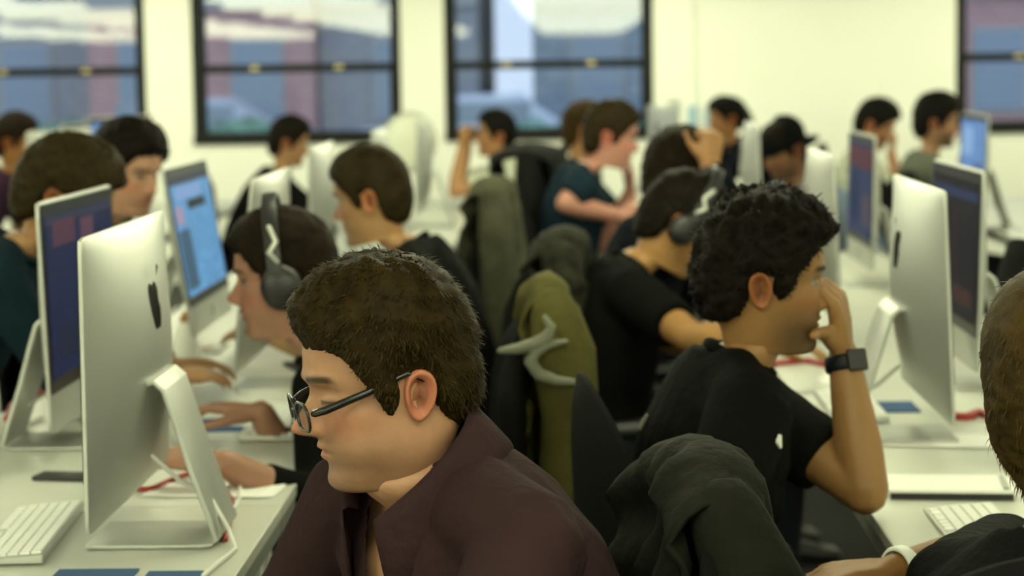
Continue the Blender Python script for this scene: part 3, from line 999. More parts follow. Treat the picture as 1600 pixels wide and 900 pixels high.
def ear_mesh(side, skin):
    V = []; nr, na = 8, 28
    rp = [(0.02, .006), (.30, .005), (.50, .004), (.66, .010), (.82, .0165), (.95, .0175), (1.03, .011), (.96, -.004)]
    for r, h in rp:
        for k in range(na):
            a = 2 * math.pi * k / na
            cx, cz = math.cos(a), math.sin(a)
            w_ = .0185 * (1 + .18 * cz); hh = .031
            bx = -cx * w_ * r; bz = cz * hh * r
            hk = h * (1.0 - .55 * max(0, cx) * (r > .6)) if r > .6 else h
            if cz < -.6: hk *= .75
            # tilt back
            xx = bx * math.cos(.2) - bz * math.sin(.2); zz = bx * math.sin(.2) + bz * math.cos(.2)
            V.append((xx - .022, side * (.0715 + hk + .010 * max(0, -xx) / .018), zz - .008))
    F = []
    for i in range(nr - 1):
        for k in range(na):
            q = (i * na + k, i * na + (k + 1) % na, (i + 1) * na + (k + 1) % na, (i + 1) * na + k)
            F.append(q if side > 0 else q[::-1])
    F.append(tuple(range(na)) if side < 0 else tuple(range(na))[::-1])
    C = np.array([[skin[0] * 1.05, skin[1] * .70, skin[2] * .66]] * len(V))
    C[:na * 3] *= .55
    return np.array(V), F, C


def hairline(x, f):
    pts = f.get('line') or [(-.11, -.088), (-.065, -.082), (-.045, -.060), (-.042, -.035), (-.037, .014), (.000, .016), (.004, -.012), (.010, -.024), (.022, -.018), (.032, .012), (.050, .030), (.062, .052), (.075, .066), (.11, .070)]
    return np.interp(x, [p[0] for p in pts], [p[1] for p in pts])


ROOT_PEOPLE = []


def Rz(a): return Matrix.Rotation(a, 3, 'Z')
def Ry(a): return Matrix.Rotation(a, 3, 'Y')
def Rx(a): return Matrix.Rotation(a, 3, 'X')
def A3(m): return np.array(m)
def nrm(v): return v / (np.linalg.norm(v) + 1e-9)


def ik(S, W, a, b, hint):
    d = W - S; L = np.linalg.norm(d)
    if L > (a + b) * .985:
        W = S + d / L * (a + b) * .985; d = W - S; L = np.linalg.norm(d)
    k = (a * a - b * b + L * L) / (2 * L)
    h = math.sqrt(max(a * a - k * k, 0))
    u = d / L
    hp = hint - u * np.dot(hint, u); hp = nrm(hp)
    return S + u * k + hp * h, W


def add_hand(mb, W, d, n, side, pose, sc=1.0):
    """W wrist, d finger direction, n back-of-hand normal, side = direction of the thumb"""
    d = nrm(d); n = nrm(n - d * np.dot(n, d)); t = np.cross(n, d) * side
    curl = dict(relaxed=(.30, .45, .30), mouse=(.22, .42, .35), fist=(1.0, 1.5, .9), flat=(.06, .10, .08), face=(.55, 1.25, .8))[pose]
    P = lambda a, b, c: W + (d * a + t * b + n * c) * sc
    # palm
    for b0, b1 in ((.012, .030), (.004, .010), (-.006, -.011), (-.013, -.031)):
        mb.tube([P(-.01, b0, 0), P(.045, (b0 + b1) / 2, .003), P(.088 - abs(b1) * .2, b1, .002)], [.0165 * sc, .0155 * sc, .0125 * sc], 10)
    for b1, L, r in ((.031, .068, .0088), (.0105, .078, .0092), (-.0105, .072, .0088), (-.031, .056, .0078)):
        p = P(.088 - abs(b1) * .2, b1, .002)
        ang = 0; pts = [p]; dirv = d
        spread = nrm(d + t * b1 * 2.2)
        for seg, cu in zip((.47, .30, .23), curl):
            ang += cu
            v = spread * math.cos(ang) - n * math.sin(ang)
            pts.append(pts[-1] + v * L * seg * sc)
        mb.tube(pts, [r * 1.08 * sc, r * sc, r * .92 * sc, r * .78 * sc], 10)
    th = [P(.012, .018, -.008), P(.040, .044, -.018)]
    v1 = nrm(d * .75 + t * .55 - n * .3); v2 = nrm(d * .95 + t * .15 - n * .3)
    if pose in ('face',):
        v1 = nrm(d * .25 + t * 1.0 - n * .1); v2 = nrm(d * .15 + t * 1.0)
    th.append(th[-1] + v1 * .034 * sc); th.append(th[-1] + v2 * .028 * sc)
    mb.tube(th, [.0165 * sc, .0130 * sc, .0105 * sc, .0088 * sc], 10)


def person(px, py, Y, facing, label, skin=(.50, .30, .19), hair=None, face=None, yaw=0, pitch=8, roll=0, neck=None,
           shirt=None, arms=(None, None), size=1.0, voxel=.010, cvoxel=.012, near=False, hip_back=None, noff=None, tpitch=None, seat=.47, torso_yaw=0, cap=None, body_w=1.0, group=None, seed=0):
    face = face or {}; hair = hair or {}; shirt = shirt or {}
    H = np.array(at_y(px, py, Y))
    RH = A3(Rz(rad(facing + yaw)) @ Ry(rad(pitch)) @ Rx(rad(roll)))
    np_ = neck if neck is not None else pitch * .35 + 8
    RN = A3(Rz(rad(facing + yaw * .4)) @ Ry(rad(np_)))
    RT = A3(Rz(rad(facing + torso_yaw)) @ Ry(rad(np_ * .6 if tpitch is None else tpitch)))
    NB = np.array([-.05, 0, -.200])
    N = H + (RN @ (np.array([-.03, 0, -.165]) * size) if noff is None else A3(Rz(rad(facing))) @ np.array([noff[0], 0, noff[1]]))
    f = A3(Rz(rad(facing + torso_yaw))) @ np.array([1., 0, 0]); sd = A3(Rz(rad(facing + torso_yaw))) @ np.array([0, 1., 0]); up = np.array([0, 0, 1.])
    TL = .55 * size
    hz = max(seat, N[2] - TL * .995)
    dz = N[2] - hz
    hb = min(.20, math.sqrt(max(TL * TL - dz * dz, 0))) if hip_back is None else hip_back
    hip = np.array([N[0], N[1], hz]) - f * hb
    root = empty('person', (hip[0], hip[1], 0), label, 'person', group)
    O = np.array([hip[0], hip[1], 0])
    info = dict(H=H, RH=RH, N=N, hip=hip, f=f, sd=sd, root=root, RT=RT)

    # ---------- head
    per, nt = (6, 96) if near else (3, 48)
    P, s, t, c = head_grid(per, nt, face.get('jaw', 1.0))
    Pf = face_features(P, c, face)
    C = face_colours(Pf if near else Pf, c, skin, hair.get('col', (.03, .02, .012)), face)

    def pose(Pl, sv=None):
        Hd = H + (Pl * size) @ RH.T
        if sv is None: return Hd
        wt = sstep(14, 20, sv)[:, None, None] if Pl.ndim == 3 else sstep(14, 20, sv)[:, None]
        Nd = N + ((Pl - NB) * size) @ RT.T
        return Hd * (1 - wt) + Nd * wt
    HV = pose(Pf, s).reshape(-1, 3)
    ns = len(s)
    HF = []
    for i in range(ns - 1):
        for k in range(nt):
            HF.append((i * nt + k, (i + 1) * nt + k, (i + 1) * nt + (k + 1) % nt, i * nt + (k + 1) % nt))
    HF.append(tuple(range(nt)))
    HC = C.reshape(-1, 3)
    VV = [HV]; FF = list(HF); CC = [HC]; base = len(HV)
    for sgn in (-1, 1):
        ev, ef, ec = ear_mesh(sgn, skin)
        VV.append(H + (ev * size) @ RH.T); FF += [tuple(i + base for i in q) for q in ef]; CC.append(ec); base += len(ev)

    # ---------- body under the clothes: torso, arms, hands in one skin
    mb = MB()
    cl = MB()
    ctrl = hip * .5 + N * .5 + up * .02 - f * (.07 + .25 * max(0, hb - .15))
    prof = [(0, .170, .125), (.15, .168, .122), (.35, .158, .112), (.55, .168, .115), (.72, .178, .112), (.86, .172, .098), (.95, .125, .080), (1.0, .072, .066)]
    tr, trc = [], []
    for q, wd, dp_ in prof:
        B = (1 - q) ** 2 * hip + 2 * q * (1 - q) * ctrl + q * q * N
        T = nrm(2 * (1 - q) * (ctrl - hip) + 2 * q * (N - ctrl))
        fw = nrm(f - T * np.dot(f, T))
        off = fw * (.012 if .4 < q < .9 else 0)
        wd *= size * (body_w if q < .97 else 1); dp_ *= size * (body_w if q < .97 else 1)
        kb = {1.0: .55, .95: .72, .86: .95}.get(q, 1.0)
        infl = .013 if q < .9 else .008
        tr.append([B + off + sd * wd * kb * math.cos(a) + fw * dp_ * kb * math.sin(a) for a in np.linspace(0, 2 * math.pi, 24, endpoint=False)])
        trc.append([B + off + sd * (wd + infl) * math.cos(a) + fw * (dp_ + infl) * math.sin(a) for a in np.linspace(0, 2 * math.pi, 24, endpoint=False)])
    mb.add(*loft(tr)); cl.add(*loft(trc))
    stype = shirt.get('type', 'tee')
    for ai, sgn in enumerate((1, -1)):      # left (+side) then right
        S = N + RT @ (np.array([.012, sgn * .168 * body_w, -.062]) * size)
        a = arms[ai] or {}
        wp = a.get('wrist')
        if wp is None:
            wp = S + f * .36 - sd * sgn * .06; wp[2] = DZ + .062
        wp = np.array(wp, float)
        hint = np.array(a.get('hint', tuple(sd * sgn * .9 - up * .55 - f * .25)), float)
        if 'elbow' in a:
            E = np.array(a['elbow'], float); W = wp
        else:
            E, W = ik(S, wp, .285 * size, .255 * size, hint)
        ar = a.get('r', 1.0) * size
        mid = (S + E) / 2; fm = E * .68 + W * .32
        mb.tube([N + RT @ np.array([-.01, sgn * .05, -.045]), S], [.046 * size, .054 * size], 14)
        mb.tube([S, mid, E], [.055 * ar, .047 * ar, .039 * ar], 16)
        mb.tube([E, fm, W], [.040 * ar, .0415 * ar, .0265 * ar], 16)
        hd = np.array(a.get('hdir', tuple(nrm(W - E) * .4 + f * .8 + up * .10)), float)
        hn = np.array(a.get('hnorm', tuple(up + sd * sgn * .25)), float)
        add_hand(mb, W + nrm(hd) * .012, hd, hn, a.get('thumb', -sgn if True else 1), a.get('pose', 'relaxed'), size)
        # sleeve
        cl.tube([N + RT @ np.array([-.01, sgn * .05, -.036]), S], [.064 * size, .071 * size], 14)
        sl = a.get('sleeve', stype)
        if sl == 'tee':
            q = S + (E - S) * .72
            V, F = flat_tube([S + (S - E) * .05, S + (E - S) * .4, q], [.071 * ar, .066 * ar, .063 * ar], 20); cl.add(V, F)
        else:
            q = E + (W - E) * a.get('cuff', .93)
            V, F = flat_tube([S + (S - E) * .05, mid, E], [.070 * ar, .062 * ar, .054 * ar], 20); cl.add(V, F)
            cl.tube([E, E + (W - E) * .02], [.054 * ar, .054 * ar], 16)
            V, F = flat_tube([E, fm, q], [.054 * ar, .052 * ar, .040 * ar], 20); cl.add(V, F)
        info['arm%d' % ai] = (S, E, W)
    V, F, _ = remesh(mb, voxel, 3)
    col = np.tile(np.array(skin), (len(V), 1))
    col *= (1 + .06 * sines(V, 9, 5))[:, None]
    VV.append(V); FF += [tuple(i + base for i in q) for q in F]; CC.append(col)
    mk('body', np.vstack(VV) - O, FF, M['skin'], root, cols=np.clip(np.vstack(CC), 0, 1))

    # ---------- shirt
    V, F, Nn = remesh(cl, cvoxel, 5)
    if near or shirt.get('folds'):
        L = (V - N) @ RT
        k = shirt.get('folds', .006)
        fold = sines(L * np.array([1., .6, .8]), 5.5, seed + 3) ** 3 * 2.2 + .5 * sines(L * np.array([1.4, .5, 1.]), 11, seed + 7)
        V = V + Nn * (k * fold)[:, None]
    vcut = shirt.get('v')
    if vcut:
        L = (V - N) @ RT
        depth, slope = vcut
        ins = (L[:, 0] > .0) & (L[:, 2] > -depth) & (np.abs(L[:, 1]) < (L[:, 2] + depth) * slope)
        F = [q for q in F if not all(ins[i] for i in q)]
    mk('shirt', V - O, F, shirt['mat'], root)
    # neckband
    if shirt.get('band', True):
        R0 = .070 * size
        ring = []
        for k in range(33):
            a = 2 * math.pi * k / 32
            l = np.array([.010 + .056 * math.cos(a), .066 * math.sin(a), .004 - .016 * math.cos(a)])
            ring.append(N + RT @ (l * size) - O)
        MB().tube(ring, .0095 * size, 8).build('neckband', shirt['mat'], root)

    # ---------- trousers and shoes
    tm = MB()
    tm.tube([hip - sd * .085 + up * .02, hip + sd * .085 + up * .02], [.125, .125], 16)
    legspread = .10
    feet = []
    for sgn in (-1, 1):
        h0 = hip + sd * sgn * .085
        kn = hip + f * .43 + sd * sgn * (legspread + .03); kn[2] = seat + .01
        an = kn - f * .02; an = np.array([an[0], an[1], .10])
        tm.tube([h0, h0 * .5 + kn * .5, kn], [.10, .088, .068], 16)
        tm.tube([kn, kn * .5 + an * .5, an], [.067, .060, .055], 16)
        feet.append(an)
    V, F, _ = remesh(tm, max(cvoxel, .014), 4)
    mk('trousers', V - O, F, shirt.get('trousers', M['denim']), root)
    for an in feet:
        base_ = an * np.array([1, 1, 0])
        rings = []
        for q, wd, hh in ((-.07, .028, .05), (-.05, .038, .085), (0, .042, .10), (.06, .045, .075), (.13, .048, .055), (.18, .038, .045), (.20, .015, .03)):
            rings.append([base_ + f * q + sd * wd * math.cos(a) + up * (hh / 2 + hh / 2 * math.sin(a)) - O for a in np.linspace(0, 2 * math.pi, 14, endpoint=False)])
        V, F = loft(rings); mk('shoe', V, F, M['shoe'], root)

    # ---------- hair
    if hair.get('thick', .02) > 0:
        pr, nt2 = (6, 110) if near else (3, 56)
        P, s, t, c = head_grid(pr, nt2, 1.0)
        du = np.gradient(P, axis=0); dv = np.roll(P, -1, 1) - np.roll(P, 1, 1)
        Nn = np.cross(du, dv); Nn /= np.linalg.norm(Nn, axis=-1, keepdims=True) + 1e-9
        if (Nn[..., 0] * P[..., 0]).mean() < 0: Nn = -Nn
        hl = hairline(P[..., 0], hair)
        hl = hl + .006 * sines(P.reshape(-1, 3), 40, seed + 11).reshape(hl.shape) * (P[..., 0] > .03)
        m = np.clip((P[..., 2] - hl) / hair.get('soft', .016), -.5, 1)
        th = hair.get('thick', .018)
        topk = 1 + hair.get('top', .3) * sstep(.02, .12, P[..., 2]) + hair.get('front', .0) * sstep(.03, .09, P[..., 0]) * sstep(.04, .1, P[..., 2])
        fl = P.reshape(-1, 3)
        ns1 = sines(fl, hair.get('freq', 28), seed + 1).reshape(m.shape); ns2 = sines(fl, hair.get('freq', 28) * 2.7, seed + 2).reshape(m.shape)
        off = th * topk * np.clip(m, 0, 1) ** hair.get('mexp', .55) * (1 + hair.get('rough', .22) * (ns1 + .6 * ns2)) - .003 * (m <= 0)
        Q = P + Nn * off[..., None]
        back = hair.get('back', 0)
        if back: Q[..., 0] -= back * sstep(-.02, -.1, P[..., 0]) * np.clip(m, 0, 1)
        W_ = pose(Q, s)
        idx = np.arange(Q.shape[0] * nt2).reshape(Q.shape[0], nt2)
        keep = m > -.45
        F = []
        for i in range(Q.shape[0] - 1):
            for k in range(nt2):
                k2 = (k + 1) % nt2
                if keep[i, k] or keep[i + 1, k] or keep[i, k2] or keep[i + 1, k2]:
                    F.append((idx[i, k], idx[i + 1, k], idx[i + 1, k2], idx[i, k2]))
        F.append(tuple(idx[0]))
        hv = W_.reshape(-1, 3)
        hc = np.array(hair['col'])
        hcol = np.clip(hc[None] * (1 + .45 * (ns1 + ns2).reshape(-1, 1)), 0, 1)
        Vs = [hv]; Cs = [hcol]; b0 = len(hv)
        nb = hair.get('blades', 0)
        if nb:
            r = np.random.default_rng(seed + 50)
            cand = np.argwhere((m > .15) & (s[:, None] < 14))
            wgt = np.linalg.norm(np.cross(du, dv), axis=-1)[cand[:, 0], cand[:, 1]]
            pick = cand[r.choice(len(cand), nb, p=wgt / wgt.sum())]
            p0 = Q[pick[:, 0], pick[:, 1]] - Nn[pick[:, 0], pick[:, 1]] * .004 + r.normal(0, .0012, (nb, 3))
            nn = Nn[pick[:, 0], pick[:, 1]]
            wh = np.array([-.045, .015, .128])
            fl = p0 - wh
            fl = fl - nn * (fl * nn).sum(1, keepdims=True); fl /= np.linalg.norm(fl, axis=1, keepdims=True) + 1e-6
            dr = fl * hair.get('lay', .8) + nn * hair.get('lift', .45) + r.normal(0, hair.get('mess', .3), (nb, 3))
            dr /= np.linalg.norm(dr, axis=1, keepdims=True)
            L = hair.get('blen', .016) * r.uniform(.6, 1.3, (nb, 1)) * np.clip(m[pick[:, 0], pick[:, 1]], .3, 1)[:, None]
            wv = np.cross(dr, nn); wv /= np.linalg.norm(wv, axis=1, keepdims=True) + 1e-6
            bw = hair.get('bw', .0011)
            cu = r.normal(0, hair.get('curl', .15), (nb, 3))
            a = p0 - wv * bw; b = p0 + wv * bw
            mid = p0 + dr * L * .55 + cu * L * .5
            c1 = mid - wv * bw * .8; d1 = mid + wv * bw * .8
            tip = p0 + dr * L + cu * L * 1.0 - nn * L * .15
            bl = np.stack([a, b, d1, c1, tip], 1).reshape(-1, 3)
            Vs.append(H + (bl * size) @ RH.T)
            Cs.append(np.clip(np.repeat(hc[None] * r.uniform(.6, 1.9, (nb, 1)), 5, 0), 0, 1))
            for k in range(nb):
                q = b0 + 5 * k
                F.append((q, q + 1, q + 2, q + 3)); F.append((q + 3, q + 2, q + 4))
        mk('hair', np.vstack(Vs) - O, F, HAIRM, root, cols=np.vstack(Cs))
        info['hairtop'] = hv[:, 2].max()
    if cap:
        build_cap(info, cap, O, size)
    ROOT_PEOPLE.append(info)
    print('PERSON %-40s head z %.2f  neck z %.2f hip (%.2f %.2f %.2f) hb %.2f' % (label[:40], H[2], N[2], *hip, hb))
    return info


def flat_tube(pts, radii, n):
    """tube with flat open-looking ends"""
    P = [np.array(p, float) for p in pts]; rings = []; ref = None
    for i, (c_, r) in enumerate(zip(P, radii)):
        t = nrm(P[min(i + 1, len(P) - 1)] - P[max(0, i - 1)])
        if ref is None:
            h = np.array([0, 0, 1.0]) if abs(t[2]) < .9 else np.array([1., 0, 0])
            u = np.cross(t, h)
        else:
            u = ref - t * np.dot(ref, t)
        u = nrm(u); ref = u; v = np.cross(t, u)
        rings.append([c_ + r * (math.cos(2 * math.pi * k / n) * u + math.sin(2 * math.pi * k / n) * v) for k in range(n)])
    return loft(rings)


def build_cap(info, cap, O, size):
    H, RH = info['H'], info['RH']
    rings = []
    for zz, r in ((.020, 1.0), (.045, 1.03), (.075, 1.0), (.105, .86), (.128, .62), (.142, .3), (.146, .05)):
        rings.append([H + RH @ (np.array([.108 * r * math.cos(a) - .006, .086 * r * math.sin(a), zz + .012 * math.cos(a) * cap.get('dir', 1)]) * size) - O for a in np.linspace(0, 2 * math.pi, 32, endpoint=False)])
    V, F = loft(rings)
    c = mk('cap_crown', V, F, cap['mat'], info['root'])
    d = cap.get('dir', 1)
    V = []
    for i in range(9):
        for j in range(13):
            a = (j / 12 - .5) * math.pi * .9; r = i / 8
            V.append(H + RH @ (np.array([d * (.098 * math.cos(a) + .075 * r * math.cos(a)) - .006, .082 * math.sin(a) * (1 + .05 * r), .030 - .028 * r - .012 * math.sin(a) ** 2]) * size) - O)
    mk('cap_brim', V, grid_faces(9, 13), cap['mat'], info['root'], solid=.004)


HAIRM = attr_mat('hair', .6, .3, 500)
HAIRM.node_tree.nodes['Principled BSDF'].inputs['Specular IOR Level'].default_value = .06


def cloth(name, col, var=.18, bump=.35, scale=60, rough=.85, sheen=.1):
    return mat(name, col, rough, bump=bump, scale=scale, var=var, vscale=9, spec=.05)
BLACKTEE = cloth('black_cotton', (.0042, .0046, .0042))
NAVYTEE = cloth('navy_cotton', (.008, .018, .028))
PURPLE = cloth('aubergine_shirt_cotton', (.030, .016, .018), .12)
WHITETEE = cloth('white_cotton', (.50, .52, .42), .05)
GREYTEE = cloth('grey_cotton', (.13, .14, .11), .1)
TEAL = cloth('dark_teal_fleece', (.007, .018, .026))
MAROON = cloth('maroon_blue_cotton', (.03, .012, .028))
NAVYHOOD = cloth('navy_hoodie', (.004, .005, .010))
BROWN = (.018, .0112, .0028); DARK = (.0065, .0045, .003); DKBROWN = (.0110, .0070, .0034)
FAIR = (.42, .225, .145); TAN = (.27, .140, .050); MID = (.33, .175, .080); DEEP = (.17, .080, .034)


def W3(px, py, Y): return np.array(at_y(px, py, Y))
def Z3(px, py, z): return np.array(at_z(px, py, z))


# --- man in glasses, foreground
P1 = person(602, 600, 2.74, 187, 'man with glasses and short brown hair in an aubergine shirt, looking down', skin=(.37, .195, .115),
            hair=dict(col=BROWN, thick=.019, top=.75, soft=.036, mexp=.8, line=[(-.11, -.070), (-.065, -.064), (-.050, -.050), (-.042, -.030), (-.037, .014), (.000, .016), (.004, -.014), (.010, -.030), (.020, -.026), (.030, .002), (.042, .026), (.056, .050), (.072, .066), (.11, .070)], blades=9000, blen=.014, lift=.38, mess=.22, bw=.0010, rough=.20, freq=30),
            face=dict(eyes='down', beard=.45, jaw=1.06, cheek=.007, brow=.95, nose=1.2), yaw=11, pitch=10, roll=0, neck=30, noff=(-.045, -.118), tpitch=30, shirt=dict(type='long', mat=PURPLE, v=(.16, .33), band=False, folds=.007),
            torso_yaw=28, arms=(dict(wrist=(-.42, 2.42, .66), sleeve='long'), dict(wrist=(-.46, 2.72, .66))), near=True, voxel=.007, cvoxel=.0065, size=1.05, body_w=1.18, seed=1)
# --- man resting cheek on hand
el = Z3(1352, 768, DZ + .045); wr = W3(1318, 553, 3.66)
P2 = person(1197, 440, 3.62, 4, 'man with curly black hair in a black t-shirt resting his face on his hand', skin=TAN,
            hair=dict(col=DARK, thick=.022, top=.35, front=.10, line=[(-.11, -.072), (-.065, -.066), (-.050, -.052), (-.042, -.030), (-.037, .014), (.000, .016), (.004, -.012), (.010, -.024), (.022, -.018), (.032, .012), (.050, .034), (.062, .054), (.075, .066), (.11, .070)], blades=9000, blen=.009, lift=.5, mess=.6, curl=.5, bw=.0013, rough=.35, freq=34),
            face=dict(beard=.75, brow=1.0), pitch=4, neck=18, noff=(-.055, -.13), hip_back=.06, shirt=dict(type='tee', mat=BLACKTEE, folds=.006),
            arms=(dict(wrist=wr, elbow=el, hdir=(-.16, -.12, 1.0), hnorm=(1.0, -.35, .2), pose='face', thumb=1),
                  dict(wrist=W3(1185, 985, 3.45), hint=(-.3, -.5, -.2), hdir=(.5, .1, -1), hnorm=(0, -1, 0))), near=True, voxel=.0048, cvoxel=.0065, seed=2)
# --- man with headphones
P3 = person(442, 436, 4.40, 183, 'man wearing black headphones, brown hair, hand on a mouse', skin=(.34, .175, .115),
            hair=dict(col=DKBROWN, thick=.018, top=.3, blades=5000, blen=.009, lift=.35, bw=.0014, rough=.15, freq=24),
            face=dict(beard=.15), pitch=6, neck=22, shirt=dict(type='long', mat=BLACKTEE, folds=.005),
            arms=(dict(wrist=Z3(352, 724, DZ + .05), hint=(.3, -.5, -1), hdir=(-1, .1, .10), hnorm=(0, -.2, 1), cuff=.64),
                  dict(wrist=Z3(408, 644, DZ + .062), hint=(.3, .6, -1), hdir=(-1, .05, .08), hnorm=(0, .15, 1), pose='mouse', cuff=.70)), near=True, voxel=.0055, cvoxel=.008, seed=3)
P4 = person(580, 310, 5.75, 177, 'man with short brown hair in a black t-shirt seen past his ear', skin=(.38, .21, .095),
            hair=dict(col=(.019, .0125, .0045), thick=.013, top=.35, blades=4000, blen=.008, lift=.35, bw=.0014, rough=.12, soft=.02),
            face=dict(beard=.2), pitch=12, neck=30, yaw=-11, hip_back=.12, shirt=dict(type='tee', mat=BLACKTEE, folds=.005), near=True, voxel=.009, cvoxel=.009, seed=4)
P5 = person(200, 268, 6.15, -8, 'smiling man with dark hair in black leaning over the desk', skin=FAIR,
            hair=dict(col=DARK, thick=.022, top=.35, blades=3000, blen=.010, lift=.3, bw=.0016), face=dict(beard=.1), pitch=14, neck=26, yaw=-24, arms=(dict(wrist=(-1.42, 6.38, .62)), dict(wrist=(-1.42, 6.02, .62))),
            shirt=dict(type='long', mat=BLACKTEE), near=True, voxel=.010, cvoxel=.010, seed=5)
P6 = person(106, 312, 5.0, 5, 'man with thick brown hair in dark teal bending behind the navy screen', skin=MID,
            hair=dict(col=(.021, .014, .0045), thick=.024, top=.2, back=.01, blades=4000, blen=.012, lift=.25, bw=.0016), pitch=26, neck=40, hip_back=.26,
            shirt=dict(type='long', mat=TEAL), near=True, voxel=.010, cvoxel=.010, seed=6)
P7 = person(26, 222, 10.5, 0, 'brown-haired man in maroon and blue at the far left windows', skin=(.27, .12, .035), hair=dict(col=DKBROWN, thick=.018), pitch=6, hip_back=.30, arms=(dict(wrist=(-2.72, 10.65, .63)), dict(wrist=(-2.72, 10.35, .63))), shirt=dict(type='tee', mat=MAROON), seed=7)
P8 = person(452, 224, 11.6, 10, 'dark-haired man in black behind the silver computer backs', skin=MID, hair=dict(col=DARK, thick=.020, top=.4), pitch=12, shirt=dict(type='long', mat=BLACKTEE), seed=8)
P9 = person(774, 212, 12.0, 184, 'black-haired man in a white shirt raising his fists', skin=(.36, .18, .075), hair=dict(col=(.005, .0045, .004), thick=.018, top=.3), pitch=-4,
            shirt=dict(type='tee', mat=WHITETEE), arms=(dict(wrist=W3(722, 230, 11.85), hint=(-.3, -.4, -1), hdir=(0, 0, 1), hnorm=(-1, 0, 0), pose='fist'), dict(wrist=W3(731, 230, 12.15), hint=(-.3, .6, -1), hdir=(0, 0, 1), hnorm=(-1, 0, 0), pose='fist')), seed=9)
P10 = person(955, 214, 8.5, 3, 'pink-faced man with brown hair in a navy t-shirt leaning forward', skin=(.44, .205, .155), hair=dict(col=(.017, .011, .004), thick=.016, top=.4), pitch=12, neck=34,
             shirt=dict(type='tee', mat=NAVYTEE), arms=(dict(wrist=W3(985, 300, 8.65), hint=(0, .3, -1), hdir=(0, -.3, 1), hnorm=(1, 0, 0), pose='relaxed'),
                                                        dict(wrist=W3(968, 338, 8.36), elbow=W3(884, 318, 8.28), hdir=(1, .3, .1), hnorm=(0, -1, .3))), voxel=.009, seed=10)
P11 = person(914, 204, 10.3, 8, 'light-brown-haired man just behind the man in the navy t-shirt', skin=(.36, .18, .08), hair=dict(col=(.032, .019, .006), thick=.015, top=.3), pitch=6, shirt=dict(type='tee', mat=NAVYTEE), seed=11)
P12 = person(1066, 278, 6.6, 8, 'person with dark hair in a black hoodie, hand raised to the head', skin=(.36, .18, .075), hair=dict(col=DKBROWN, thick=.026, top=.25, blades=3000, blen=.012, lift=.25, bw=.0016), pitch=10, neck=26,
             shirt=dict(type='long', mat=NAVYHOOD), arms=(None, dict(wrist=W3(1110, 262, 6.42), elbow=W3(1140, 345, 6.36), hdir=(.05, .15, 1), hnorm=(.6, -1, .2), pose='fist', r=1.25, cuff=.99)), near=True, voxel=.009, cvoxel=.010, seed=12)
P13 = person(1062, 352, 5.6, 8, 'headphone wearer with bowed head and dark hair in a black t-shirt', skin=(.34, .175, .06), hair=dict(col=DARK, thick=.017, blades=3000, blen=.009, bw=.0015), pitch=34, neck=44, hip_back=.06,
             shirt=dict(type='tee', mat=BLACKTEE, folds=.005), near=True, voxel=.008, cvoxel=.009, arms=(None, dict(wrist=Z3(1385, 612, DZ + .062), hint=(0, -.4, -1), hdir=(1, 0, -.1), hnorm=(0, 0, 1), pose='mouse')), seed=13)
P14 = person(1132, 186, 13.7, 196, 'person with black ponytail near the white wall', skin=(.32, .15, .05), hair=dict(col=(.006, .005, .004), thick=.016, back=.03), pitch=8, hip_back=.40, shirt=dict(type='long', mat=NAVYHOOD), seed=14)
P15 = person(1226, 236, 10.0, 206, 'man in a backwards black cap bent over the desk', skin=DEEP, hair=dict(col=DARK, thick=.008), face=dict(beard=.7), pitch=20, hip_back=.38, shirt=dict(type='long', mat=cloth('pale_blue_collar', (.22, .27, .36))), cap=dict(mat=BLACKTEE, dir=-1), size=1.06, seed=15)
P16 = person(1368, 196, 11.7, -12, 'dark-haired man in pale clothes looking down by the white wall', skin=(.34, .175, .09), hair=dict(col=(.006, .005, .004), thick=.020, top=.4), pitch=24, shirt=dict(type='tee', mat=WHITETEE),
             arms=(None, dict(wrist=W3(1392, 240, 11.6), hint=(0, -.4, -1), hdir=(.2, .2, 1), hnorm=(1, 0, 0), pose='fist')), seed=16)
P17 = person(1464, 192, 10.75, -4, 'bearded man with black hair in a grey t-shirt by the blank wall', skin=(.34, .18, .10), hair=dict(col=(.006, .005, .004), thick=.022, top=.5), face=dict(beard=.85), pitch=6, shirt=dict(type='tee', mat=GREYTEE),
             arms=(dict(wrist=W3(1512, 248, 10.9), hint=(0, .4, -1), hdir=(.2, 0, 1), hnorm=(1, 0, 0), pose='fist'), dict(wrist=W3(1504, 250, 10.6), hint=(0, -.4, -1), hdir=(.2, 0, 1), hnorm=(1, 0, 0), pose='fist')), seed=17)
P18 = person(1670, 618, 2.60, 42, 'person with long brown hair in a black top, forearm with white wristband', skin=(.21, .095, .024),
             hair=dict(col=(.036, .022, .0055), thick=.024, top=.2, back=.01, blades=7000, blen=.022, lift=.08, mess=.12, lay=1.0, bw=.0012, rough=.12, line=[(-.11, -.15), (-.05, -.13), (-.02, -.10), (.02, -.06), (.035, .0), (.06, .05), (.11, .07)]), pitch=6, neck=16, yaw=50, body_w=.80, noff=(-.03, -.195),
             shirt=dict(type='tee', mat=BLACKTEE, folds=.006),
             arms=(dict(wrist=Z3(1398, 893, DZ + .045), elbow=Z3(1590, 852, DZ + .05), hdir=(-1, -.05, -.1), hnorm=(0, -.1, 1), thumb=1), dict(wrist=(.95, 3.05, .77))), near=True, voxel=.006, cvoxel=.008, seed=18)

# ---------------------------------------------------------------- worn things
def to_head(info, size=1.0):
    def f(p): return tuple(info['H'] + info['RH'] @ (np.array(p) * size))
    return f


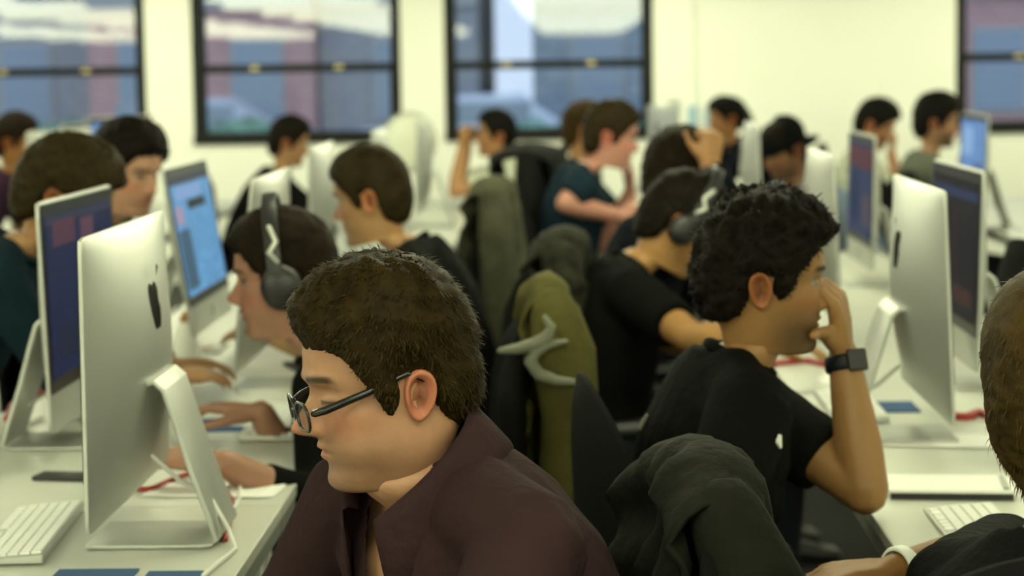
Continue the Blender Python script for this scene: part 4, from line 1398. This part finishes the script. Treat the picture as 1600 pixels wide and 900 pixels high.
def eyeglasses(info, label, size=1.0):
    h = to_head(info, size)
    o0 = Vector(h((.09, 0, 0)))
    e = empty('eyeglasses', o0, label, 'glasses')
    T = lambda p: tuple(Vector(h(p)) - o0)
    for sgn in (-1, 1):
        rim = []
        for k in range(25):
            a = 2 * math.pi * k / 24
            yy = sgn * (.034) + .0265 * math.copysign(abs(math.cos(a)) ** .7, math.cos(a))
            zz = .0 + .0175 * math.copysign(abs(math.sin(a)) ** .7, math.sin(a))
            rim.append((.116 - .25 * abs(abs(yy) - .01) ** 1.6 * 2, yy, zz - .010))
        MB().tube([T(p) for p in rim], .0021, 7).build('rim', M['glasses'], e)
        MB().add([T((p[0] - .0005, p[1], p[2])) for p in rim[:-1]], [tuple(range(24))]).build('lens', M['lens'], e, smooth=False)
        MB().tube([T((.104, sgn * .0605, -.004)), T((.092, sgn * .0725, -.001)), T((.04, sgn * .0825, .010)), T((-.012, sgn * .0835, .022)), T((-.036, sgn * .081, .006))], [.0048, .0052, .0048, .004, .003], 8).build('temple', M['glasses'], e)
    MB().tube([T((.115, -.0085, -.006)), T((.119, 0, -.003)), T((.115, .0085, -.006))], .0018, 7).build('bridge', M['glasses'], e)
eyeglasses(P1, 'black-framed glasses on the man in the aubergine shirt', 1.03)


def headphones(info, label, size=1.0, tilt=0.0, band=None, cup=.043):
    h = to_head(info, size)
    o0 = Vector(h((0, 0, .1)))
    e = empty('headphones', o0, label, 'headphones', 'over-ear headphones')
    T = lambda p: tuple(Vector(h(p)) - o0)
    arc = []
    for k in range(25):
        a = math.pi * (k / 24)
        arc.append((.004 + tilt * math.sin(a), .103 * math.cos(a), .020 + .150 * math.sin(a)))
    V = []
    for p in arc:
        n_ = nrm(np.array([0, p[1] / .103, (p[2] - .02) / .15]))
        for dx in (-.015, .015):
            for dr in (0, .009):
                V.append(T((p[0] + dx, p[1] + n_[1] * dr, p[2] + n_[2] * dr)))
    F = []
    for k in range(24):
        q = k * 4; r = q + 4
        F += [(q, q + 2, r + 2, r), (q + 1, r + 1, r + 3, q + 3), (q, r, r + 1, q + 1), (q + 2, q + 3, r + 3, r + 2)]
    b = mk('headband', V, F, M['black_plastic'], e, bevel=.002); fix_normals(b.data)
    for sgn in (-1, 1):
        rings = []
        for dd, r in ((.076, .030), (.078, cup * .98), (.092, cup), (.102, cup * .92), (.110, cup * .75), (.113, .01)):
            rings.append([T((-.004 + r * math.cos(a), sgn * dd, -.008 + r * 1.12 * math.sin(a))) for a in np.linspace(0, 2 * math.pi, 28, endpoint=False)])
        V, F = loft(rings); c = mk('ear_cup', V, F, M['black_plastic'], e); fix_normals(c.data)
        MB().tube([T((-.004, sgn * .116, .045)), T((.010, sgn * .116, .065)), T((-.006, sgn * .112, .085)), T((.004, sgn * .108, .115))], [.0045, .006, .006, .005], 8).build('yoke', M['silver'], e)
headphones(P3, 'black over-ear headphones with silver yoke on the man with a mouse')
headphones(P13, 'black headphones on the person with bowed head', cup=.038)


def wrist_thing(name, info, arm, m, label, cat, w_=.022, r=.034, at=.9, parts=True):
    S, E, W = info['arm%d' % arm]
    d = nrm(W - E); c0 = E + (W - E) * at
    e = empty(name, c0, label, cat)
    u = nrm(np.cross(d, [.3, .2, 1.])); v = np.cross(d, u)
    rings = []
    for q, k in ((-w_ / 2, .94), (-w_ / 2, 1.06), (-w_ / 3, 1.12), (w_ / 3, 1.12), (w_ / 2, 1.06), (w_ / 2, .94)):
        rings.append([d * q + (u * math.cos(a) + v * math.sin(a)) * r * k for a in np.linspace(0, 2 * math.pi, 32, endpoint=False)])
    V, F = loft(rings, cap=False); o = mk('strap', V, F, m, e); fix_normals(o.data)
    if parts:
        cdir = nrm(v * .6 + u * .8)
        if cdir[0] < 0: cdir = -cdir
        tdir = np.cross(d, cdir)
        V = [cdir * (r * 1.05 + h_) + d * a * .019 + tdir * b * .019 for h_ in (0, .009) for a, b in ((-1, -1), (1, -1), (1, 1), (-1, 1))]
        o = mk('watch_case', V, [(0, 1, 2, 3), (7, 6, 5, 4), (0, 4, 5, 1), (1, 5, 6, 2), (2, 6, 7, 3), (3, 7, 4, 0)], M['black_plastic'], e, smooth=False, bevel=.004); fix_normals(o.data)
wrist_thing('wristwatch', P2, 0, M['watch'], 'black wristwatch on the man resting his face on his hand', 'watch', .026, .0310, .93)
wrist_thing('wristband', P18, 0, M['wristband'], 'white wristband on the forearm at the desk end', 'wristband', .020, .0310, .95, False)


# shirt collar of the man in glasses
def shirt_collar(info, m, size):
    O = np.array(info['root'].location); N, RT = info['N'], info['RT']
    V = []; n = 49; mlev = 6
    for i in range(n):
        a = (i / (n - 1) * 2 - 1) * rad(150)     # 0 = nape
        fr = abs(a) / rad(150)
        bx, by = -math.cos(a), math.sin(a)
        for j in range(mlev):
            q = j / (mlev - 1)
            # stand up, roll over, fall
            rr = .080 + .006 * q + .020 * q * q
            zz = .030 * math.sin(min(q * 2, 1) * math.pi / 2) - (.012 + .045 * max(0, q - .35)) * max(0, q - .35) * 3
            ext = max(0, fr - .55) * q * .11
            p = np.array([bx * rr * 1.08 + .004 + ext * .6, by * rr * (1 - .25 * max(0, fr - .6)), zz + .030 - .030 * fr ** 1.5 - ext * .75])
            V.append(N + RT @ (p * size) - O)
    mk('collar', V, grid_faces(n, mlev), m, info['root'], solid=.004)
    # button placket
    for k in range(3):
        p = N + RT @ (np.array([.115 + .012 * k, -.004, -.165 - .07 * k]) * size) - O
shirt_collar(P1, PURPLE, 1.08)

# small white print on the black t-shirt and pale label at its back
from mathutils.bvhtree import BVHTree


def shirt_mark(info, px, py, size, m, name):
    sh = [c for c in info['root'].children if c.name.startswith('shirt')][0]
    me = sh.data; O_ = info['root'].location
    bv = BVHTree.FromPolygons([v.co + O_ for v in me.vertices], [p.vertices for p in me.polygons])
    hit, nor, _, _ = bv.ray_cast(CAM, ray(px, py).normalized())
    if hit is None: return
    t = nor.cross(Vector((0, 0, 1))).normalized(); b = nor.cross(t)
    V = []
    for k in range(14):
        a = 2 * math.pi * k / 14
        r = 1 + .25 * math.cos(3 * a)
        V.append(hit + nor * .004 + t * size * .6 * r * math.cos(a) + b * size * r * math.sin(a) - O_)
    V2 = [v - nor * .006 for v in V]
    mk(name, [tuple(v) for v in V + V2], [tuple(range(14))] + [(k, (k + 1) % 14, 14 + (k + 1) % 14, 14 + k) for k in range(14)], m, info['root'], smooth=False)
shirt_mark(P2, 1216, 690, .010, M['wristband'], 'chest_print')
shirt_mark(P2, 1006, 660, .014, M['lining'], 'back_label')

# ponytail
O = np.array(P14['root'].location); hh = to_head(P14)
MB().tube([tuple(np.array(hh(p)) - O) for p in ((-.09, 0, .05), (-.135, .0, .03), (-.165, 0, -.03), (-.18, 0, -.08))], [.028, .034, .026, .008], 12).build('ponytail', mat('black_hair', (.006, .005, .004), .55, bump=.4, scale=90), P14['root'])

# ================================================================ chairs under people, coats on chairs
def chair_for(info, facing, label, back=-.08):
    h = info['hip'] - info['f'] * back
    return chair(h[0] + 0, h[1], facing, label)
chair_for(P1, 190, 'black office chair with charcoal jacket under the man in glasses')
chair_for(P3, 183, 'black office chair with khaki jacket behind the headphone man')
chair_for(P4, 177, 'black office chair under the short-haired man in black')
chair_for(P5, -10, 'black office chair under the smiling dark-haired man')
chair_for(P6, 5, 'black office chair under the man in dark teal')
chair_for(P7, 0, 'black office chair under the man in maroon and blue')
chair_for(P8, 10, 'black office chair under the dark-haired man behind the computer backs')
chair_for(P9, 184, 'black office chair under the man in a white shirt')
chair_for(P10, 3, 'black office chair under the man in a navy t-shirt')
chair_for(P11, 8, 'black office chair behind the navy t-shirt man, under his neighbour')
chair_for(P12, 8, 'black office chair under the person in a hoodie')
chair_for(P13, 8, 'black office chair under the person with bowed head')
chair_for(P14, 190, 'black office chair under the person with a ponytail')
chair_for(P15, 196, 'black office chair under the man in the cap')
chair_for(P16, -12, 'black office chair under the man in pale clothes')
chair_for(P17, -4, 'black office chair under the bearded man in grey')
chair_for(P18, 95, 'black office chair under the person with long brown hair')
c2 = chair_for(P2, 6, 'black office chair under the man wearing a watch')
chair(1.54, 6.3, 12, 'empty black office chair beyond the black screen')
chair(-.56, 7.65, 176, 'black office chair with pale grey coat in the aisle')


def chair_jacket(info, facing, m, label, back=-.08, **k):
    h = info['hip'] - info['f'] * back
    return jacket(h[0], h[1], facing, m, label, **k)
chair_jacket(P1, 190, M['jacket_grey'], 'charcoal jacket hung over the chair of the man in glasses', back=-.115, W=.36, top=.985, bulk=.06, seed=3)
jk = chair_jacket(P3, 183, M['jacket_khaki'], 'khaki jacket with pale curved trim on the chair of the headphone man', back=-.05, W=.26, top=1.06, bulk=.04, seed=5)
jr = A3(Rz(-jk.rotation_euler.z)); jl = np.array(jk.location)
jy = jl[1] - .26 / 2 * 1.08 - .062
for pts in ([(851, 496), (861, 510), (856, 526), (836, 538), (808, 545), (782, 548)], [(884, 534), (858, 538), (838, 549), (829, 565), (842, 585), (870, 595), (906, 598)]):
    ring = [tuple(jr @ (W3(a, b, jy) - jl)) for a, b in pts]
    MB().tube(ring, [.003 + .011 * math.sin(math.pi * (q + .4) / len(pts)) for q in range(len(pts))], 10).build('pale_trim', M['lining'], jk)
chair_jacket(P4, 177, M['jacket_mottled'], 'mottled dark jacket on the chair behind the short-haired man', back=-.02, W=.36, top=1.06, bulk=.07, seed=8)
jacket(-.58, 7.65, 176, M['jacket_pale'], 'pale grey coat hung on the aisle chair near the white-shirted man', W=.40, top=1.10, bulk=.07, back=.55, seed=11)
chair_jacket(P9, 184, M['jacket_black'], 'black coat hung on the chair of the white-shirted man', W=.40, top=1.08, bulk=.09, seed=14)
chair(-.46, 8.95, 176, 'black office chair hidden under a bulky black coat in the aisle')
jacket(-.48, 8.95, 176, M['jacket_black'], 'bulky black coat heaped on the aisle chair beyond the pale grey coat', W=.46, top=1.17, bulk=.13, back=.6, seed=21)
